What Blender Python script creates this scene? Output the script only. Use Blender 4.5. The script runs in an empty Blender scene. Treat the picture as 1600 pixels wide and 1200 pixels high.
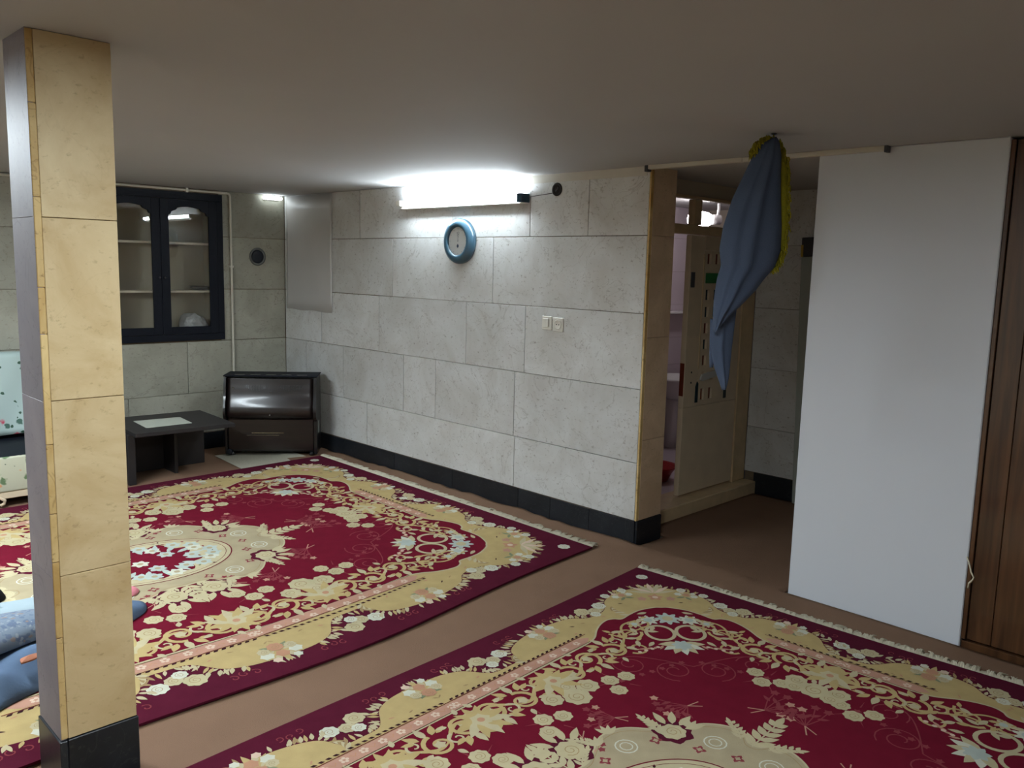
import bpy, bmesh, math, random
from mathutils import Vector, Matrix
from math import sin, cos, pi, radians as rad, sqrt, atan2, exp, hypot

SC = bpy.context.scene
COL = SC.collection
rnd = random.Random(7)

# ------------------------------------------------------------------ camera, exposure, lamps
cd = bpy.data.cameras.new('camera'); cam = bpy.data.objects.new('camera', cd); COL.objects.link(cam)
YAW, PIT, ROL, FPX = rad(44.8828), rad(-7.8916), rad(1.4182), 1311.7
fw = Vector((sin(YAW)*cos(PIT), cos(YAW)*cos(PIT), sin(PIT)))
r0 = Vector((cos(YAW), -sin(YAW), 0)); u0 = r0.cross(fw)
rt = r0*cos(ROL) + u0*sin(ROL); up = rt.cross(fw)
cam.matrix_world = Matrix(((rt.x, up.x, -fw.x, 0), (rt.y, up.y, -fw.y, 0), (rt.z, up.z, -fw.z, 1.6), (0, 0, 0, 1)))
cd.sensor_fit = 'HORIZONTAL'; cd.sensor_width = 36; cd.lens = 36*FPX/1600; cd.clip_start = 0.02
SC.camera = cam
SC.view_settings.view_transform = 'Standard'; SC.view_settings.look = 'None'
SC.view_settings.exposure = 0.16; SC.view_settings.gamma = 1.0; SC.view_settings.use_curve_mapping = False
w = bpy.data.worlds.new('world'); SC.world = w; w.use_nodes = True
w.node_tree.nodes['Background'].inputs[0].default_value = (0.05, 0.055, 0.06, 1)
w.node_tree.nodes['Background'].inputs[1].default_value = 0.2
# emission strengths of the lamps, the added left panel included (the lamps themselves are built further down)
E_PANEL, E_TUBE_R, E_FILL_L, E_BULB, E_CORNER = 40, 130, 290, 24, 12
C_PANEL, C_TUBE, C_BULB = (.85, .94, 1), (.82, .93, 1), (1, .93, .96)

# ------------------------------------------------------------------ room numbers (metres)
X0, YB, HC = 3.905, 6.847, 2.178          # right wall face, back wall face, ceiling
Y1, Y2, Y3 = 2.871, 1.893, 1.082          # end of tiled wall, start and end of white wall
Z1, Z2, Z3, Z4, HB = 1.7985, 1.357, 0.9204, 0.4855, 0.139
XL, YF, XA, YD = -1.6, -1.6, 5.55, 3.10   # left wall, front wall, alcove back wall, toilet doorway

# ------------------------------------------------------------------ materials
def _mat(name):
    m = bpy.data.materials.new(name); m.use_nodes = True
    nt = m.node_tree; return m, nt, nt.nodes, nt.links, nt.nodes['Principled BSDF']
def lin(r, g, b):
    f = lambda c: (c/12.92 if c <= .04045 else ((c+.055)/1.055)**2.4)
    return (f(r/255), f(g/255), f(b/255), 1)
def obj_co(N, L, island=False):
    tc = N.new('ShaderNodeTexCoord'); oi = N.new('ShaderNodeObjectInfo')
    a = N.new('ShaderNodeVectorMath'); a.operation = 'MULTIPLY'; a.inputs[1].default_value = (37, 11, 23)
    L.new(oi.outputs['Random'], a.inputs[0])
    b = N.new('ShaderNodeVectorMath'); b.operation = 'ADD'
    L.new(tc.outputs['Object'], b.inputs[0]); L.new(a.outputs[0], b.inputs[1])
    return b.outputs[0], oi
def plain(name, col, rough=.6, metal=0, var=.12, scale=8, bump=.05, bscale=60, spec=.4, coat=0):
    m, nt, N, L, P = _mat(name)
    co, oi = obj_co(N, L)
    n = N.new('ShaderNodeTexNoise'); n.inputs['Scale'].default_value = scale; n.inputs['Detail'].default_value = 6
    L.new(co, n.inputs['Vector'])
    mr = N.new('ShaderNodeMapRange'); mr.inputs['To Min'].default_value = 1-var; mr.inputs['To Max'].default_value = 1+var
    L.new(n.outputs['Fac'], mr.inputs['Value'])
    mx = N.new('ShaderNodeVectorMath'); mx.operation = 'SCALE'; mx.inputs[0].default_value = col[:3]
    L.new(mr.outputs[0], mx.inputs['Scale']); L.new(mx.outputs[0], P.inputs['Base Color'])
    P.inputs['Roughness'].default_value = rough; P.inputs['Metallic'].default_value = metal
    P.inputs['Specular IOR Level'].default_value = spec; P.inputs['Coat Weight'].default_value = coat
    P.inputs['Coat Roughness'].default_value = .08
    if bump:
        n2 = N.new('ShaderNodeTexNoise'); n2.inputs['Scale'].default_value = bscale; n2.inputs['Detail'].default_value = 4
        L.new(co, n2.inputs['Vector'])
        b = N.new('ShaderNodeBump'); b.inputs['Strength'].default_value = bump; b.inputs['Distance'].default_value = .01
        L.new(n2.outputs['Fac'], b.inputs['Height']); L.new(b.outputs[0], P.inputs['Normal'])
    return m
def marble(name, c1, c2, cs, rough=.5, vein=.5, rand=.12, speck=.6):
    """pale stone: broad clouds, small dark pits and thin veins, every slab a little different"""
    m, nt, N, L, P = _mat(name)
    co, oi = obj_co(N, L)
    n = N.new('ShaderNodeTexNoise'); n.inputs['Scale'].default_value = 3.2; n.inputs['Detail'].default_value = 8; n.inputs['Roughness'].default_value = .62
    n.inputs['Distortion'].default_value = .6
    L.new(co, n.inputs['Vector'])
    r = N.new('ShaderNodeValToRGB'); r.color_ramp.elements[0].position = .3; r.color_ramp.elements[0].color = c2
    r.color_ramp.elements[1].position = .66; r.color_ramp.elements[1].color = c1
    L.new(n.outputs['Fac'], r.inputs['Fac'])
    # pits
    n2 = N.new('ShaderNodeTexNoise'); n2.inputs['Scale'].default_value = 36; n2.inputs['Detail'].default_value = 5; n2.inputs['Roughness'].default_value = .7
    mp = N.new('ShaderNodeMapping'); mp.inputs['Scale'].default_value = (1, 1, 1.6); mp.inputs['Rotation'].default_value = (.5, .4, .3)
    L.new(co, mp.inputs['Vector']); L.new(mp.outputs[0], n2.inputs['Vector'])
    r2 = N.new('ShaderNodeValToRGB'); r2.color_ramp.elements[0].position = .585; r2.color_ramp.elements[0].color = (0, 0, 0, 1)
    r2.color_ramp.elements[1].position = .72; r2.color_ramp.elements[1].color = (speck,)*3+(1,)
    L.new(n2.outputs['Fac'], r2.inputs['Fac'])
    mix = N.new('ShaderNodeMix'); mix.data_type = 'RGBA'; mix.inputs[7].default_value = cs
    L.new(r2.outputs['Color'], mix.inputs[0]); L.new(r.outputs['Color'], mix.inputs[6])
    # veins
    n3 = N.new('ShaderNodeTexNoise'); n3.inputs['Scale'].default_value = 2.6; n3.inputs['Detail'].default_value = 5; n3.inputs['Distortion'].default_value = 1.4
    L.new(co, n3.inputs['Vector'])
    s = N.new('ShaderNodeMath'); s.operation = 'SUBTRACT'; s.inputs[1].default_value = .5; L.new(n3.outputs['Fac'], s.inputs[0])
    ab = N.new('ShaderNodeMath'); ab.operation = 'ABSOLUTE'; L.new(s.outputs[0], ab.inputs[0])
    r3 = N.new('ShaderNodeMapRange'); r3.inputs['From Max'].default_value = .006; r3.inputs['To Min'].default_value = vein; r3.inputs['To Max'].default_value = 0
    L.new(ab.outputs[0], r3.inputs['Value'])
    mix2 = N.new('ShaderNodeMix'); mix2.data_type = 'RGBA'; mix2.inputs[7].default_value = cs
    L.new(r3.outputs[0], mix2.inputs[0]); L.new(mix.outputs[2], mix2.inputs[6])
    mr = N.new('ShaderNodeMapRange'); mr.inputs['To Min'].default_value = 1-rand; mr.inputs['To Max'].default_value = 1+rand
    L.new(oi.outputs['Random'], mr.inputs['Value'])
    sc = N.new('ShaderNodeVectorMath'); sc.operation = 'SCALE'; L.new(mix2.outputs[2], sc.inputs[0]); L.new(mr.outputs[0], sc.inputs['Scale'])
    L.new(sc.outputs[0], P.inputs['Base Color']); P.inputs['Roughness'].default_value = rough; P.inputs['Specular IOR Level'].default_value = .35
    b = N.new('ShaderNodeBump'); b.inputs['Strength'].default_value = .12; b.inputs['Distance'].default_value = .004; b.invert = True
    L.new(r2.outputs['Color'], b.inputs['Height']); L.new(b.outputs[0], P.inputs['Normal'])
    return m
def emis(name, col, s):
    m, nt, N, L, P = _mat(name); N.remove(P)
    e = N.new('ShaderNodeEmission'); e.inputs[0].default_value = (*col, 1); e.inputs[1].default_value = s
    L.new(e.outputs[0], N['Material Output'].inputs[0]); return m
def glass(name, tint=(1, 1, 1, 1), refl=1.0):
    m, nt, N, L, P = _mat(name); N.remove(P)
    t = N.new('ShaderNodeBsdfTransparent'); t.inputs[0].default_value = tint
    g = N.new('ShaderNodeBsdfGlossy'); g.inputs['Roughness'].default_value = .015
    f = N.new('ShaderNodeFresnel')
    ge = N.new('ShaderNodeNewGeometry'); io = N.new('ShaderNodeMapRange'); io.inputs['To Min'].default_value = 1.5; io.inputs['To Max'].default_value = 1/1.5
    L.new(ge.outputs['Backfacing'], io.inputs['Value']); L.new(io.outputs[0], f.inputs[0])
    mx = N.new('ShaderNodeMixShader'); L.new(f.outputs[0], mx.inputs[0]); L.new(t.outputs[0], mx.inputs[1]); L.new(g.outputs[0], mx.inputs[2])
    L.new(mx.outputs[0], N['Material Output'].inputs[0]); return m
def wood(name, c1, c2, rough=.25, axis='Z', coat=.6):
    m, nt, N, L, P = _mat(name)
    co, oi = obj_co(N, L)
    mp = N.new('ShaderNodeMapping'); mp.inputs['Scale'].default_value = {'Z': (14, 14, .9), 'X': (.9, 14, 14)}[axis]
    L.new(co, mp.inputs['Vector'])
    n = N.new('ShaderNodeTexNoise'); n.inputs['Scale'].default_value = 2.2; n.inputs['Detail'].default_value = 7; n.inputs['Distortion'].default_value = .5
    L.new(mp.outputs[0], n.inputs['Vector'])
    r = N.new('ShaderNodeValToRGB'); r.color_ramp.elements[0].position = .3; r.color_ramp.elements[0].color = c2
    r.color_ramp.elements[1].position = .75; r.color_ramp.elements[1].color = c1
    L.new(n.outputs['Fac'], r.inputs['Fac']); L.new(r.outputs[0], P.inputs['Base Color'])
    P.inputs['Roughness'].default_value = rough; P.inputs['Coat Weight'].default_value = coat; P.inputs['Coat Roughness'].default_value = .12
    return m
def floral(name, base, spots, rough=.85):
    """printed cotton: scattered red roses and green leaves on a pale ground"""
    m, nt, N, L, P = _mat(name)
    tc = N.new('ShaderNodeTexCoord'); cur = None
    nz = N.new('ShaderNodeTexNoise'); nz.inputs['Scale'].default_value = 30; L.new(tc.outputs['Object'], nz.inputs['Vector'])
    dv = N.new('ShaderNodeVectorMath'); dv.operation = 'SCALE'; dv.inputs['Scale'].default_value = .035; L.new(nz.outputs['Color'], dv.inputs[0])
    ad = N.new('ShaderNodeVectorMath'); L.new(tc.outputs['Object'], ad.inputs[0]); L.new(dv.outputs[0], ad.inputs[1])
    for i, (col, scale, size, off) in enumerate(spots):
        v = N.new('ShaderNodeTexVoronoi'); v.inputs['Scale'].default_value = scale
        o = N.new('ShaderNodeVectorMath'); o.inputs[1].default_value = (off, off*.7, off*1.3); L.new(ad.outputs[0], o.inputs[0]); L.new(o.outputs[0], v.inputs['Vector'])
        r = N.new('ShaderNodeMapRange'); r.inputs['From Min'].default_value = size; r.inputs['From Max'].default_value = size*.8
        L.new(v.outputs['Distance'], r.inputs['Value'])
        mx = N.new('ShaderNodeMix'); mx.data_type = 'RGBA'; mx.inputs[7].default_value = col
        if cur is None: mx.inputs[6].default_value = base
        else: L.new(cur, mx.inputs[6])
        L.new(r.outputs[0], mx.inputs[0]); cur = mx.outputs[2]
    L.new(cur, P.inputs['Base Color']); P.inputs['Roughness'].default_value = rough
    return m

M = {}
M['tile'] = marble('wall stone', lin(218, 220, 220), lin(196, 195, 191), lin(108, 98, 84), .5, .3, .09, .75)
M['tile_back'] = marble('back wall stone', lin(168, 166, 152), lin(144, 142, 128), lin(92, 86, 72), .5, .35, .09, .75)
M['col'] = marble('column stone', lin(220, 200, 158), lin(188, 160, 112), lin(130, 102, 62), .55, .08, .03, .4)
M['pier'] = marble('pier stone', lin(220, 196, 166), lin(190, 164, 134), lin(112, 90, 66), .55, .15, .04, .4)
M['col_edge'] = marble('column stone edge', lin(222, 196, 140), lin(176, 138, 74), lin(120, 88, 44), .6, .4, .05, .8)
M['col_side_shade'] = marble('column stone with cool shade', lin(150, 144, 152), lin(130, 125, 134), lin(90, 86, 90), .55, .3, .05, .4)  # cool light on the column's left face put into the stone colour
M['grout'] = plain('grout', lin(120, 104, 84), .9, var=.3, scale=20)
M['black'] = marble('black stone', lin(40, 44, 50), lin(26, 29, 34), lin(104, 104, 98), .35, .12, .12, .25)
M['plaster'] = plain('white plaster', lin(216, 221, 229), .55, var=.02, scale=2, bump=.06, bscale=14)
M['plaster_w'] = plain('cream plaster', lin(196, 186, 168), .8, var=.06, scale=3, bump=.05)  # plain cream plaster shared by the outer, alcove and passage walls
M['ceil'] = plain('ceiling paint', lin(172, 171, 170), .8, var=.06, scale=1.3, bump=.05, bscale=8)
M['carpet'] = plain('brown carpet', lin(130, 103, 84), .95, var=.10, scale=5, bump=.5, bscale=420, spec=.05)
M['floor'] = plain('floor stone', lin(150, 148, 136), .6, var=.1)
M['mat'] = plain('pale mat', lin(178, 174, 156), .7, var=.25, scale=70, bump=.1)
M['cream_p'] = plain('cream door paint', lin(212, 194, 166), .45, var=.12, scale=9, bump=.08, bscale=20)
M['cream_d'] = plain('worn cream frame paint', lin(204, 180, 142), .5, var=.25, scale=12, bump=.15, bscale=30)
M['white_pl'] = plain('white plastic', lin(228, 226, 216), .35, var=.02, bump=0)
M['pipe'] = plain('white pipe paint', lin(205, 200, 186), .45, var=.05, bump=0)
M['soot'] = plain('sooty bakelite', lin(38, 34, 32), .7, var=.3, scale=40)
M['navy'] = plain('black blue cabinet paint', lin(15, 19, 29), .6, var=.2, scale=14, bump=.12, bscale=40, spec=.2)
M['cabin'] = plain('cabinet inside', lin(150, 142, 120), .7, var=.1, scale=4)
M['shelf'] = plain('shelf edge', lin(206, 198, 176), .6, var=.06)
M['glass'] = glass('window glass')
M['table'] = plain('black brown laminate', lin(40, 37, 38), .5, var=.1, scale=20, bump=.03)
M['inlay'] = plain('pale inlay', lin(205, 210, 196), .25, var=.05, scale=18, bump=0)
M['heat_br'] = wood('heater enamel', lin(36, 23, 21), lin(21, 15, 15), .32, 'X', .3)
M['heat_bk'] = plain('heater black enamel', lin(24, 23, 25), .3, var=.1, bump=0, coat=.5)
M['chrome'] = plain('chrome', lin(190, 190, 190), .15, 1, var=.02, bump=0)
M['wood'] = wood('varnished wood', lin(104, 70, 44), lin(62, 40, 26), .28, 'Z', .7)
M['paper'] = plain('white sheet', lin(196, 195, 194), .5, var=.02, bump=.02, bscale=5)
M['cloth'] = plain('grey blue cloth', lin(80, 92, 114), .9, var=.1, scale=9, bump=.15, bscale=200, spec=.1)
M['yellow'] = plain('yellow fuzzy wool', lin(150, 142, 40), .95, var=.2, scale=30, bump=.4, bscale=150, spec=.1)
M['cord'] = plain('cream cord', lin(214, 206, 180), .6, var=.04, bump=0)
M['fringe'] = plain('fringe yarn', lin(196, 190, 170), .9, var=.12, scale=40, bump=0, spec=.1)
M['vent'] = plain('dark vent', lin(20, 26, 36), .5, var=.2)
M['vent_ring'] = plain('vent ring', lin(96, 98, 96), .5, var=.15)
M['clock_rim'] = plain('clock rim flare tint', lin(56, 88, 106), .3, var=.05, bump=0, coat=.5)  # dark rim with the cyan of lens flare mixed into its colour
M['clock_face'] = plain('clock face', lin(206, 208, 206), .5, var=.02, bump=0)
M['ink'] = plain('clock ink', lin(60, 74, 92), .6, bump=0)
M['mauve'] = plain('mauve wall tiles', lin(198, 186, 194), .3, var=.05, bump=0)
M['mauve_d'] = plain('dark mauve tiles', lin(112, 72, 84), .3, var=.1, bump=0)
M['basin'] = plain('white ceramic', lin(225, 224, 222), .15, var=.02, bump=0)
M['red'] = plain('red plastic', lin(170, 30, 34), .35, var=.04, bump=0)
M['teal'] = plain('dark teal glass', lin(26, 48, 58), .15, var=.1, bump=0)
M['rust'] = plain('red brown glass', lin(110, 50, 34), .15, var=.1, bump=0)
M['green'] = plain('green pane', lin(40, 122, 62), .3, var=.1, bump=0)
M['mosaic'] = plain('pale lozenge pane', lin(196, 196, 192), .2, var=.05, bump=0)
M['pale'] = plain('pale grey board paint', lin(168, 176, 170), .45, var=.05, bump=0)
M['darkgrey'] = plain('dark grey panel', lin(66, 66, 70), .5, bump=0)
M['brass'] = plain('brass', lin(205, 175, 95), .3, 1, var=.05, bump=0)
M['flor1'] = floral('rose print sheet', lin(172, 190, 186), [(lin(74, 104, 92), 9, .21, .3), (lin(54, 84, 66), 14, .19, 1.7), (lin(196, 78, 98), 7, .30, 2.2)])
M['flor2'] = floral('leaf print valance', lin(186, 186, 164), [(lin(96, 120, 84), 9, .26, .9), (lin(206, 150, 110), 10, .24, 2.3), (lin(74, 84, 80), 15, .17, 5.2)])
M['quilt'] = plain('light blue quilt', lin(86, 104, 128), .9, var=.25, scale=12, bump=.2, bscale=90, spec=.1)
M['quilt_p'] = floral('patterned pillow', lin(104, 116, 130), [(lin(84, 98, 120), 34, .45, .2), (lin(126, 134, 142), 40, .32, 1.1), (lin(122, 108, 104), 21, .26, 3)])
M['sheet'] = plain('pale grey blue sheet', lin(146, 160, 166), .9, var=.08, scale=6, bump=.1, spec=.1)
M['dark_c'] = plain('black garment', lin(26, 26, 30), .9, spec=.1)
M['orange'] = plain('orange patch', lin(168, 110, 84), .9, bump=0)
M['pink'] = plain('pink cloth', lin(214, 130, 140), .9, bump=0)
M['em_panel'] = emis('panel glow', C_PANEL, E_PANEL)
M['em_tube'] = emis('tube glow', C_TUBE, E_TUBE_R)
M['em_fill_l'] = emis('fill glow left', (.82, .93, 1), E_FILL_L)  # glow of the fill panel added left of the column
M['em_bulb'] = emis('bulb glow', C_BULB, E_BULB)
M['em_corner'] = emis('small lamp glow', (.86, .96, 1), E_CORNER)

# ------------------------------------------------------------------ helpers
def link_bm(name, bm, m, parent=None, smooth=False):
    bmesh.ops.recalc_face_normals(bm, faces=bm.faces)
    me = bpy.data.meshes.new(name); bm.to_mesh(me); bm.free()
    for mm in (m if isinstance(m, (list, tuple)) else [m]): me.materials.append(mm)
    if smooth: me.polygons.foreach_set('use_smooth', [True]*len(me.polygons))
    o = bpy.data.objects.new(name, me); COL.objects.link(o)
    if parent: o.parent = parent
    return o
def raw(name, vs, fs, m, parent=None, smooth=False, mi=None):
    me = bpy.data.meshes.new(name); me.from_pydata(vs, [], fs); me.update()
    for mm in (m if isinstance(m, (list, tuple)) else [m]): me.materials.append(mm)
    if mi: me.polygons.foreach_set('material_index', mi)
    if smooth: me.polygons.foreach_set('use_smooth', [True]*len(me.polygons))
    o = bpy.data.objects.new(name, me); COL.objects.link(o)
    if parent: o.parent = parent
    return o
def structure(o): o['kind'] = 'structure'; return o
def tag(o, label, cat, group=None):
    o['label'] = label; o['category'] = cat
    if group: o['group'] = group
    return o
def lab(o, label): o['label'] = label; return o
def empty(name, loc=(0, 0, 0), rz=0):
    o = bpy.data.objects.new(name, None); o.empty_display_size = .05; COL.objects.link(o)
    o.location = loc; o.rotation_euler = (0, 0, rz); return o
def bx(bm, x0, x1, y0, y1, z0, z1, bev=0, mi=0):
    vs = [bm.verts.new(p) for p in ((x0, y0, z0), (x1, y0, z0), (x1, y1, z0), (x0, y1, z0), (x0, y0, z1), (x1, y0, z1), (x1, y1, z1), (x0, y1, z1))]
    fs = [bm.faces.new([vs[i] for i in f]) for f in ((3, 2, 1, 0), (4, 5, 6, 7), (0, 1, 5, 4), (1, 2, 6, 5), (2, 3, 7, 6), (3, 0, 4, 7))]
    for f in fs: f.material_index = mi
    if bev:
        es = list({e for f in fs for e in f.edges})
        r = bmesh.ops.bevel(bm, geom=es, offset=bev, segments=1, affect='EDGES', profile=.5)
        for f in r['faces']: f.material_index = mi
    return vs
def box(name, x0, x1, y0, y1, z0, z1, m, parent=None, bev=0):
    bm = bmesh.new(); bx(bm, min(x0, x1), max(x0, x1), min(y0, y1), max(y0, y1), min(z0, z1), max(z0, z1), bev); return link_bm(name, bm, m, parent)
def rings(bm, rr, closed=False, cap=True, mi=0):
    """loft through lists of points (all the same length, each a closed loop)"""
    vv = [[bm.verts.new(p) for p in r] for r in rr]; n = len(rr[0]); fs = []
    for a, b in zip(vv, vv[1:]):
        for i in range(n): fs.append(bm.faces.new((a[i], a[(i+1) % n], b[(i+1) % n], b[i])))
    if cap: fs.append(bm.faces.new(vv[0][::-1])); fs.append(bm.faces.new(vv[-1]))
    for f in fs: f.material_index = mi
    return vv
def lathe(bm, prof, axis='Z', at=(0, 0, 0), n=32, sx=1, sy=1):
    rr = []
    for r, h in prof:
        ring = []
        for i in range(n):
            a = 2*pi*i/n; p = (r*cos(a)*sx, r*sin(a)*sy, h)
            if axis == 'X': p = (h, r*cos(a)*sx, r*sin(a)*sy)
            if axis == 'Y': p = (r*cos(a)*sx, h, r*sin(a)*sy)
            ring.append((p[0]+at[0], p[1]+at[1], p[2]+at[2]))
        rr.append(ring)
    rings(bm, rr)
def tube(bm, pts, r, n=8):
    pts = [Vector(p) for p in pts]; rr = []; prev = None
    for i, p in enumerate(pts):
        t = (pts[min(i+1, len(pts)-1)]-pts[max(i-1, 0)]).normalized()
        a = prev if prev else (Vector((0, 0, 1)) if abs(t.z) < .9 else Vector((1, 0, 0)))
        s = (a - t*a.dot(t)).normalized(); prev = s; q = t.cross(s)
        k = r[i] if isinstance(r, (list, tuple)) else r
        rr.append([p + s*(k*cos(2*pi*j/n)) + q*(k*sin(2*pi*j/n)) for j in range(n)])
    rings(bm, rr)
def prism(bm, poly, axis, a, b):
    """extrude a polygon of (u,v) between a and b along axis ('X': u=y v=z, 'Y': u=x v=z, 'Z': u=x v=y)"""
    P = {'X': lambda u, v, c: (c, u, v), 'Y': lambda u, v, c: (u, c, v), 'Z': lambda u, v, c: (u, v, c)}[axis]
    rings(bm, [[P(u, v, a) for u, v in poly], [P(u, v, b) for u, v in poly]])

# ------------------------------------------------------------------ shell
FL = structure(box('floor', XL-.1, 7.2, YF-.1, YB+.1, -.15, -.02, M['floor']))
structure(box('ceiling', XL-.1, 7.2, YF-.1, YB+.6, HC, HC+.12, M['ceil']))
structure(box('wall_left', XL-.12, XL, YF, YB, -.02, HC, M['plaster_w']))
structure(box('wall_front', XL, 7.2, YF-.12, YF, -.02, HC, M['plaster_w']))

def tiles(parent, rows, axis, face, out, m, gap=.0022, th=.014, jit=.0012, extra_rows=None):
    """stone slabs laid in courses, each its own object; rows = [(z0, z1, [cuts])]; axis is the normal of the wall"""
    for z0, z1, cuts in rows:
        for a, b in zip(cuts, cuts[1:]):
            p = face + out*rnd.uniform(-jit, jit*.3)
            g = gap*rnd.uniform(.7, 1.5)
            if axis == 'X': box('tile', p, p-out*th, a+g, b-g, z0+g*.8, z1-g*.8, m, parent, .0012)
            else: box('tile', a+g, b-g, p, p-out*th, z0+g*.8, z1-g*.8, m, parent, .0012)

# --- right wall: backing and stone slabs
WR = structure(box('wall_right', X0+.013, X0+.24, Y1+.02, YB, -.02, HC, M['grout']))
tiles(WR, [(Z1, HC, [Y1+.001, 3.31, 3.793, 4.55, 5.68, 6.3, YB]),
           (Z2, Z1, [Y1+.001, 4.13, 5.247, 6.2, YB]),
           (Z3, Z2, [Y1+.001, 3.813, 4.39, 5.42, 6.25, YB]),
           (Z4, Z3, [Y1+.001, 3.899, 4.718, 5.102, 5.923, 6.5, YB]),
           (HB, Z4, [Y1+.001, 3.887, 5.582, 6.3, YB])], 'X', X0, -1, M['tile'])
BR = structure(box('baseboard_right', X0+.002, X0+.013, Y1+.02, YB, -.02, HB-.001, M['grout']))
for a, b in zip([Y1-.004, 3.215, 3.542, 3.834, 4.51, 5.202, 5.9, 6.4], [3.215, 3.542, 3.834, 4.51, 5.202, 5.9, 6.4, YB-.005]):
    box('baseboard_tile', X0-.005, X0+.004, a+.0018, b-.0018, -.02, HB-.002+rnd.uniform(-.001, .001), M['black'], BR, .001)
# worn edge strip on the wall's corner and the end (pier) face with its own slabs
box('edge_strip', X0-.001, X0+.022, Y1-.012, Y1+.0005, HB, HC, M['col_edge'], WR, .0015)
for z0, z1 in ((HB, .62), (.62, 1.22), (1.22, Z1), (Z1, HC)):
    box('tile', X0+.024, X0+.243, Y1-.012, Y1+.019, z0+.001, z1-.001, M['pier'], WR, .0012)
box('baseboard_tile', X0+.003, X0+.246, Y1-.018, Y1+.019, -.02, HB-.002, M['black'], BR, .0015)
# thin plaster smear under the ceiling line
structure(box('trim_1', X0-.004, X0, Y1+.02, 4.0, HC-.05, HC, plain('old white paint', lin(204, 200, 190), .7, var=.1)))

# --- back wall with the cabinet niche left open
CX0, CX1, CZ0, CZ1 = 2.262, 3.318, .932, 2.142
NX0, NX1, NZ0, NZ1 = CX0+.03, CX1-.03, CZ0+.03, CZ1-.02
bm = bmesh.new()
bx(bm, XL, NX0, YB+.013, YB+.14, -.02, HC); bx(bm, NX1, X0+.013, YB+.013, YB+.14, -.02, HC)
bx(bm, NX0, NX1, YB+.013, YB+.14, -.02, NZ0); bx(bm, NX0, NX1, YB+.013, YB+.14, NZ1, HC)
WB = structure(link_bm('wall_back', bm, M['grout']))
L0 = [XL, -.8, .1, .95, 1.62]
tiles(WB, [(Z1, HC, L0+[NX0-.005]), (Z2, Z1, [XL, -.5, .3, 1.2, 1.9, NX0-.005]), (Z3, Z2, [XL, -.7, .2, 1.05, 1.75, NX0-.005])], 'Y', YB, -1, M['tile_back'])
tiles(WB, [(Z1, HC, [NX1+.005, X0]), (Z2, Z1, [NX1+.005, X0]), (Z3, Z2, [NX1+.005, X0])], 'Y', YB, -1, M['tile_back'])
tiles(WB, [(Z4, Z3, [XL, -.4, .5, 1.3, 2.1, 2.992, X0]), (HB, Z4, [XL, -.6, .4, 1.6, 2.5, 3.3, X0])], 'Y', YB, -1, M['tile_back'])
BB = structure(box('baseboard_back', XL, X0-.006, YB-.002, YB+.013, -.02, HB-.002, M['grout']))
for i in range(9):
    a = XL + i*(X0-.01-XL)/9; box('baseboard_tile', a+.002, a+(X0-.01-XL)/9-.002, YB-.008, YB-.001, -.02, HB-.003, M['black'], BB, .001)

# --- alcove: side wall with doorway, back wall, the white wall and the wooden door beyond
WA = structure(box('wall_alcove', XA+.013, XA+.15, Y2-.6, YD, -.02, HC, M['grout']))
tiles(WA, [(Z1, HC, [Y2-.6, 2.55, YD]), (Z2, Z1, [Y2-.6, 2.35, YD]), (Z3, Z2, [Y2-.6, 2.5, YD]), (Z4, Z3, [Y2-.6, 2.3, YD]), (HB+.01, Z4, [Y2-.6, 2.6, YD])], 'X', XA, -1, M['tile'])
BA = structure(box('baseboard_alcove', XA+.002, XA+.013, Y2-.6, YD-.08, -.02, HB+.008, M['grout']))
for a, b in ((Y2-.6, 1.9), (1.9, 2.5), (2.5, YD-.08)):
    box('baseboard_tile', XA-.006, XA+.004, a+.002, b-.002, -.02, HB+.008, M['black'], BA, .001)
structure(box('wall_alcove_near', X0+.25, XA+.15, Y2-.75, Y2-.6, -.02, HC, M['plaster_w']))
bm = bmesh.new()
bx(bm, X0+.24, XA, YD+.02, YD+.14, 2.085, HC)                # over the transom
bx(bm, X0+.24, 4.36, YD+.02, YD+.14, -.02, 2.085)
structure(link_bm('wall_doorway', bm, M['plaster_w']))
structure(box('wall_entry', X0, X0+.25, Y3, Y2, -.02, HC, M['plaster'], None, .004))
bm = bmesh.new(); bx(bm, X0+.03, X0+.25, YF, -.1, -.02, HC)
structure(link_bm('wall_entry_side', bm, M['plaster']))
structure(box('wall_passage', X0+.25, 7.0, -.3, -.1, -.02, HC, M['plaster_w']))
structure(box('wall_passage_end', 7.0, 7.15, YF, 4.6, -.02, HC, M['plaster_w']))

# wooden door beside the white wall: boards in a frame, varnished
D2 = structure(empty('door_2', (X0+.03, Y3, 0)))
for i, (a, b) in enumerate(((.0, .02), (.02, .117), (.117, .30), (.30, .50), (.50, .70), (.70, .90), (.90, 1.10))):
    d = .0 if i else -.012
    box('door_board' if i else 'door_frame', -.012+d, .025, -b+.0012, -a-.0012, .028, 2.166, M['wood'], D2, .002)
box('door_sill', -.016, .04, -1.1, -.002, -.02, .018, M['wood'], D2, .002)

# white cable trunking: ceiling strip over the alcove mouth
T2 = structure(empty('trim_2', (X0-.02, Y1, HC)))
box('trunking', -.02, .012, 1.575-Y1, 2.28-Y1-.001, -.022, 0, M['pipe'], T2, .002)
box('trunking', -.02, .012, 2.28-Y1+.001, -.01, -.022, 0, M['pipe'], T2, .002)
box('end_cap', -.023, .015, 1.56-Y1, 1.575-Y1, -.03, 0, M['darkgrey'], T2, .002)
box('end_cap', -.023, .015, -.01, .012, -.034, 0, M['darkgrey'], T2, .002)

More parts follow.
